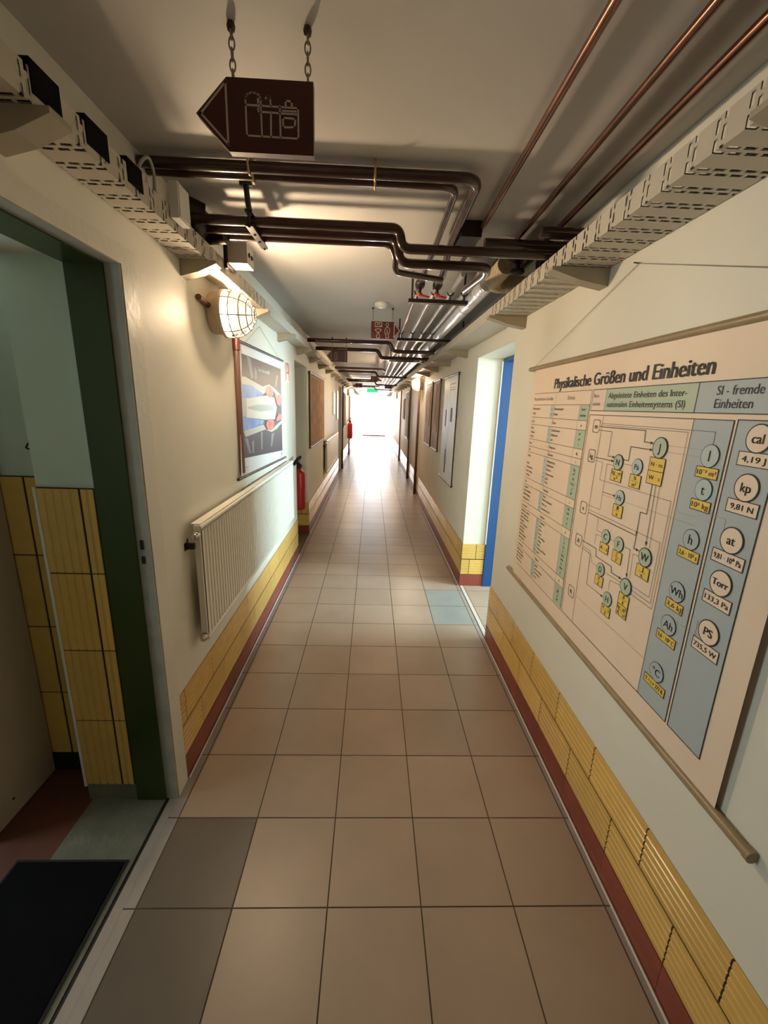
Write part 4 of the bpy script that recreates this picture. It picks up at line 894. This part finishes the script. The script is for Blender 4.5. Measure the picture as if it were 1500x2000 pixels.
# ================================================================== MAPS AND NOTICES FURTHER ON
def scroll(label, side, y0, y1, z0, z1, material, marks=None):
    xw = XL if side < 0 else XR; n = 1 if side < 0 else -1; x = xw + n*.016
    t_ = thing('rolled_map', label, 'wall map', (x, (y0+y1)/2, z0))
    mb = MB(); mb.prism([(x, y0, z0), (x, y1, z0), (x, y1, z1), (x, y0, z1)], (0, 0, 0), (n*.0012, 0, 0)); ps = mb.build('map_sheet', material, t_)
    for nm, z in (('top_rod', z1), ('bottom_rod', z0)):
        mb = MB(); mb.tube([(x, y0-.03, z), (x, y1+.03, z)], .011, 12); mb.build(nm, 'rod_black', t_)
    if marks:
        sh = Sheet(lambda Y, Z: (x+n*.0013, Y, Z), (n, 0, 0)); mb = MB(); marks(mb, sh); mb.build('print', ['ink', 'ink_soft', 'p_groove', 'p_blue', 'map_brown'], ps)
    return t_
def cross_section(mb, sh):
    frame(mb, sh, 4.27, 4.55, 1.74, 1.80, .006, .0005, 1); rect(mb, sh, 4.30, 4.52, 1.76, 1.765, .0005, 1); rect(mb, sh, 4.36, 4.44, 1.79, 1.793, .0005, 1)
    rect(mb, sh, 4.36, 4.46, 1.42, 1.56, .0005, 0); rect(mb, sh, 4.70, 4.76, 1.36, 1.54, .0005, 0); poly(mb, sh, [(4.58, 1.80), (4.62, 1.80), (4.66, 1.5), (4.62, 1.1), (4.56, 1.1), (4.55, 1.5)], .0005, 2)
    rect(mb, sh, 4.55, 4.66, .95, 1.36, .0006, 3); rect(mb, sh, 4.58, 4.65, .86, 1.12, .0008, 0)
scroll('tall pale technical chart with black blocks, first past the blue doorway', 1, 4.18, 4.93, .785, 1.885, 'paper_white', cross_section)
scroll('rolled map with brown borders beside the pale technical chart', 1, 5.27, 5.74, 1.03, 1.89, 'map_lilac', lambda mb, sh: [rect(mb, sh, 5.32, 5.42, 1.25, 1.85, .0005, 4), rect(mb, sh, 5.5, 5.58, 1.35, 1.85, .0005, 4)])
scroll('rolled map with brown borders, last before the second caged lamp', 1, 5.95, 6.6, 1.03, 1.89, 'map_lilac', lambda mb, sh: [rect(mb, sh, 6.02, 6.14, 1.3, 1.85, .0005, 4)])
scroll('large brown wall map past the extinguisher niche', -1, 5.09, 6.55, 1.045, 1.91, 'map_brown', lambda mb, sh: [rect(mb, sh, 5.12, 5.25, 1.07, 1.88, .0005, 0) if False else frame(mb, sh, 5.14, 6.5, 1.08, 1.87, .012, .0005, 1)])
scroll('dark far wall map beyond the second niche', -1, 11.0, 11.8, 1.0, 1.85, 'map_brown')
scroll('small dark far chart on the wall opposite the second niche', 1, 11.0, 11.5, 1.25, 1.75, 'map_brown')
scroll('pale far chart on the map wall beside the reddish conduit', 1, 9.7, 10.5, .85, 1.9, 'map_lilac')
for i, (y0, y1, z0, z1) in enumerate(((8.15, 8.5, 1.36, 1.79), (8.95, 9.35, 1.25, 1.84))):
    t_ = thing('notice', ['bright white notice above the second radiator', 'taller bright white notice just before the second niche'][i], 'notice', (XL, (y0+y1)/2, z0))
    mb = MB(); mb.box(XL, XL+.012, y0, y1, z0, z1); mb.build('board', 'frame_grey', t_)
    mb = MB(); mb.box(XL+.012, XL+.0135, y0+.015, y1-.015, z0+.015, z1-.015); mb.build('paper_sheet', 'lab_white', t_)

# ================================================================== KITCHEN DOORWAY THINGS
t_ = thing('door_mat', 'black rubber-edged door mat lying at the kitchen doorway', 'mat', (-.99, .6, .001))
mb = MB(); mb.box(-1.17, -.815, .08, 1.12, .001, .010); mb.build('mat_pile', 'rubber', t_)
mb = MB()
for a in ((-1.18, -1.17, .07, 1.13), (-.815, -.805, .07, 1.13), (-1.17, -.815, 1.12, 1.13), (-1.17, -.815, .07, .08)): mb.box(a[0], a[1], a[2], a[3], .001, .006)
mb.build('mat_edge', 'black', t_)
t_ = thing('kitchen_cabinet', 'tall plain cabinet side seen through the kitchen doorway', 'cabinet', (-1.6, 1.36, 0))
mb = MB(); mb.box(-1.9, -1.318, 1.205, 1.50, .004, 2.0); mb.build('carcass', 'cabinet', t_)
mb = MB(); mb.box(-1.9, -1.316, 1.183, 1.203, .01, 2.0); mb.build('door_panel', 'frame_white', t_)
mb = MB(); mb.tube([(-1.318, 1.30, .075), (-1.3165, 1.30, .075)], .005, 10); mb.build('screw_cap', 'black', t_)
t_ = thing('wall_hook', 'small dark wire hook on the mint kitchen wall', 'hook', (-1.19, 1.515, 1.38))
mb = MB(); mb.tube(bend([(-1.20, 1.515, 1.395), (-1.198, 1.49, 1.375), (-1.178, 1.49, 1.37), (-1.183, 1.50, 1.43), (-1.19, 1.518, 1.47)], .01), .003, 8); mb.build('hook_wire', 'steel_dark', t_)

# repeats carry the phrase their members share
GROUPS = {'copper_pipe': 'slim copper pipes under the ceiling', 'long_pipe': 'long pipes along the corridor ceiling', 'crossing_pipe': 'dark pipes crossing under the ceiling', 'stepped_pipe': 'stepped pipes crossing under the ceiling',
 'heating_pipe': 'bent ceiling pipes with red levers', 'cross_pipe': 'short dark pipes at the chart wall', 'carrier_rail': 'carrier rails under the ceiling pipes', 'hanging_sign': 'brown hanging signs', 'bulkhead_lamp': 'caged wall lamps', 'conduit': 'brown wall conduits',
 'cable_tray': 'cable trays along the walls', 'rolled_map': 'rolled maps and charts on the walls', 'notice': 'white notices', 'radiator': 'panel radiators', 'fire_extinguisher': 'fire extinguishers', 'cable': 'cables lying in the trays', 'junction_box': 'boxes on the tray'}
for o in bpy.data.objects:
    g_ = GROUPS.get(o.name.split('.')[0])
    if g_ and o.parent is None and 'category' in o.keys(): o['group'] = g_
# drop the helper property
for o in bpy.data.objects:
    if '_o' in o.keys(): del o['_o']
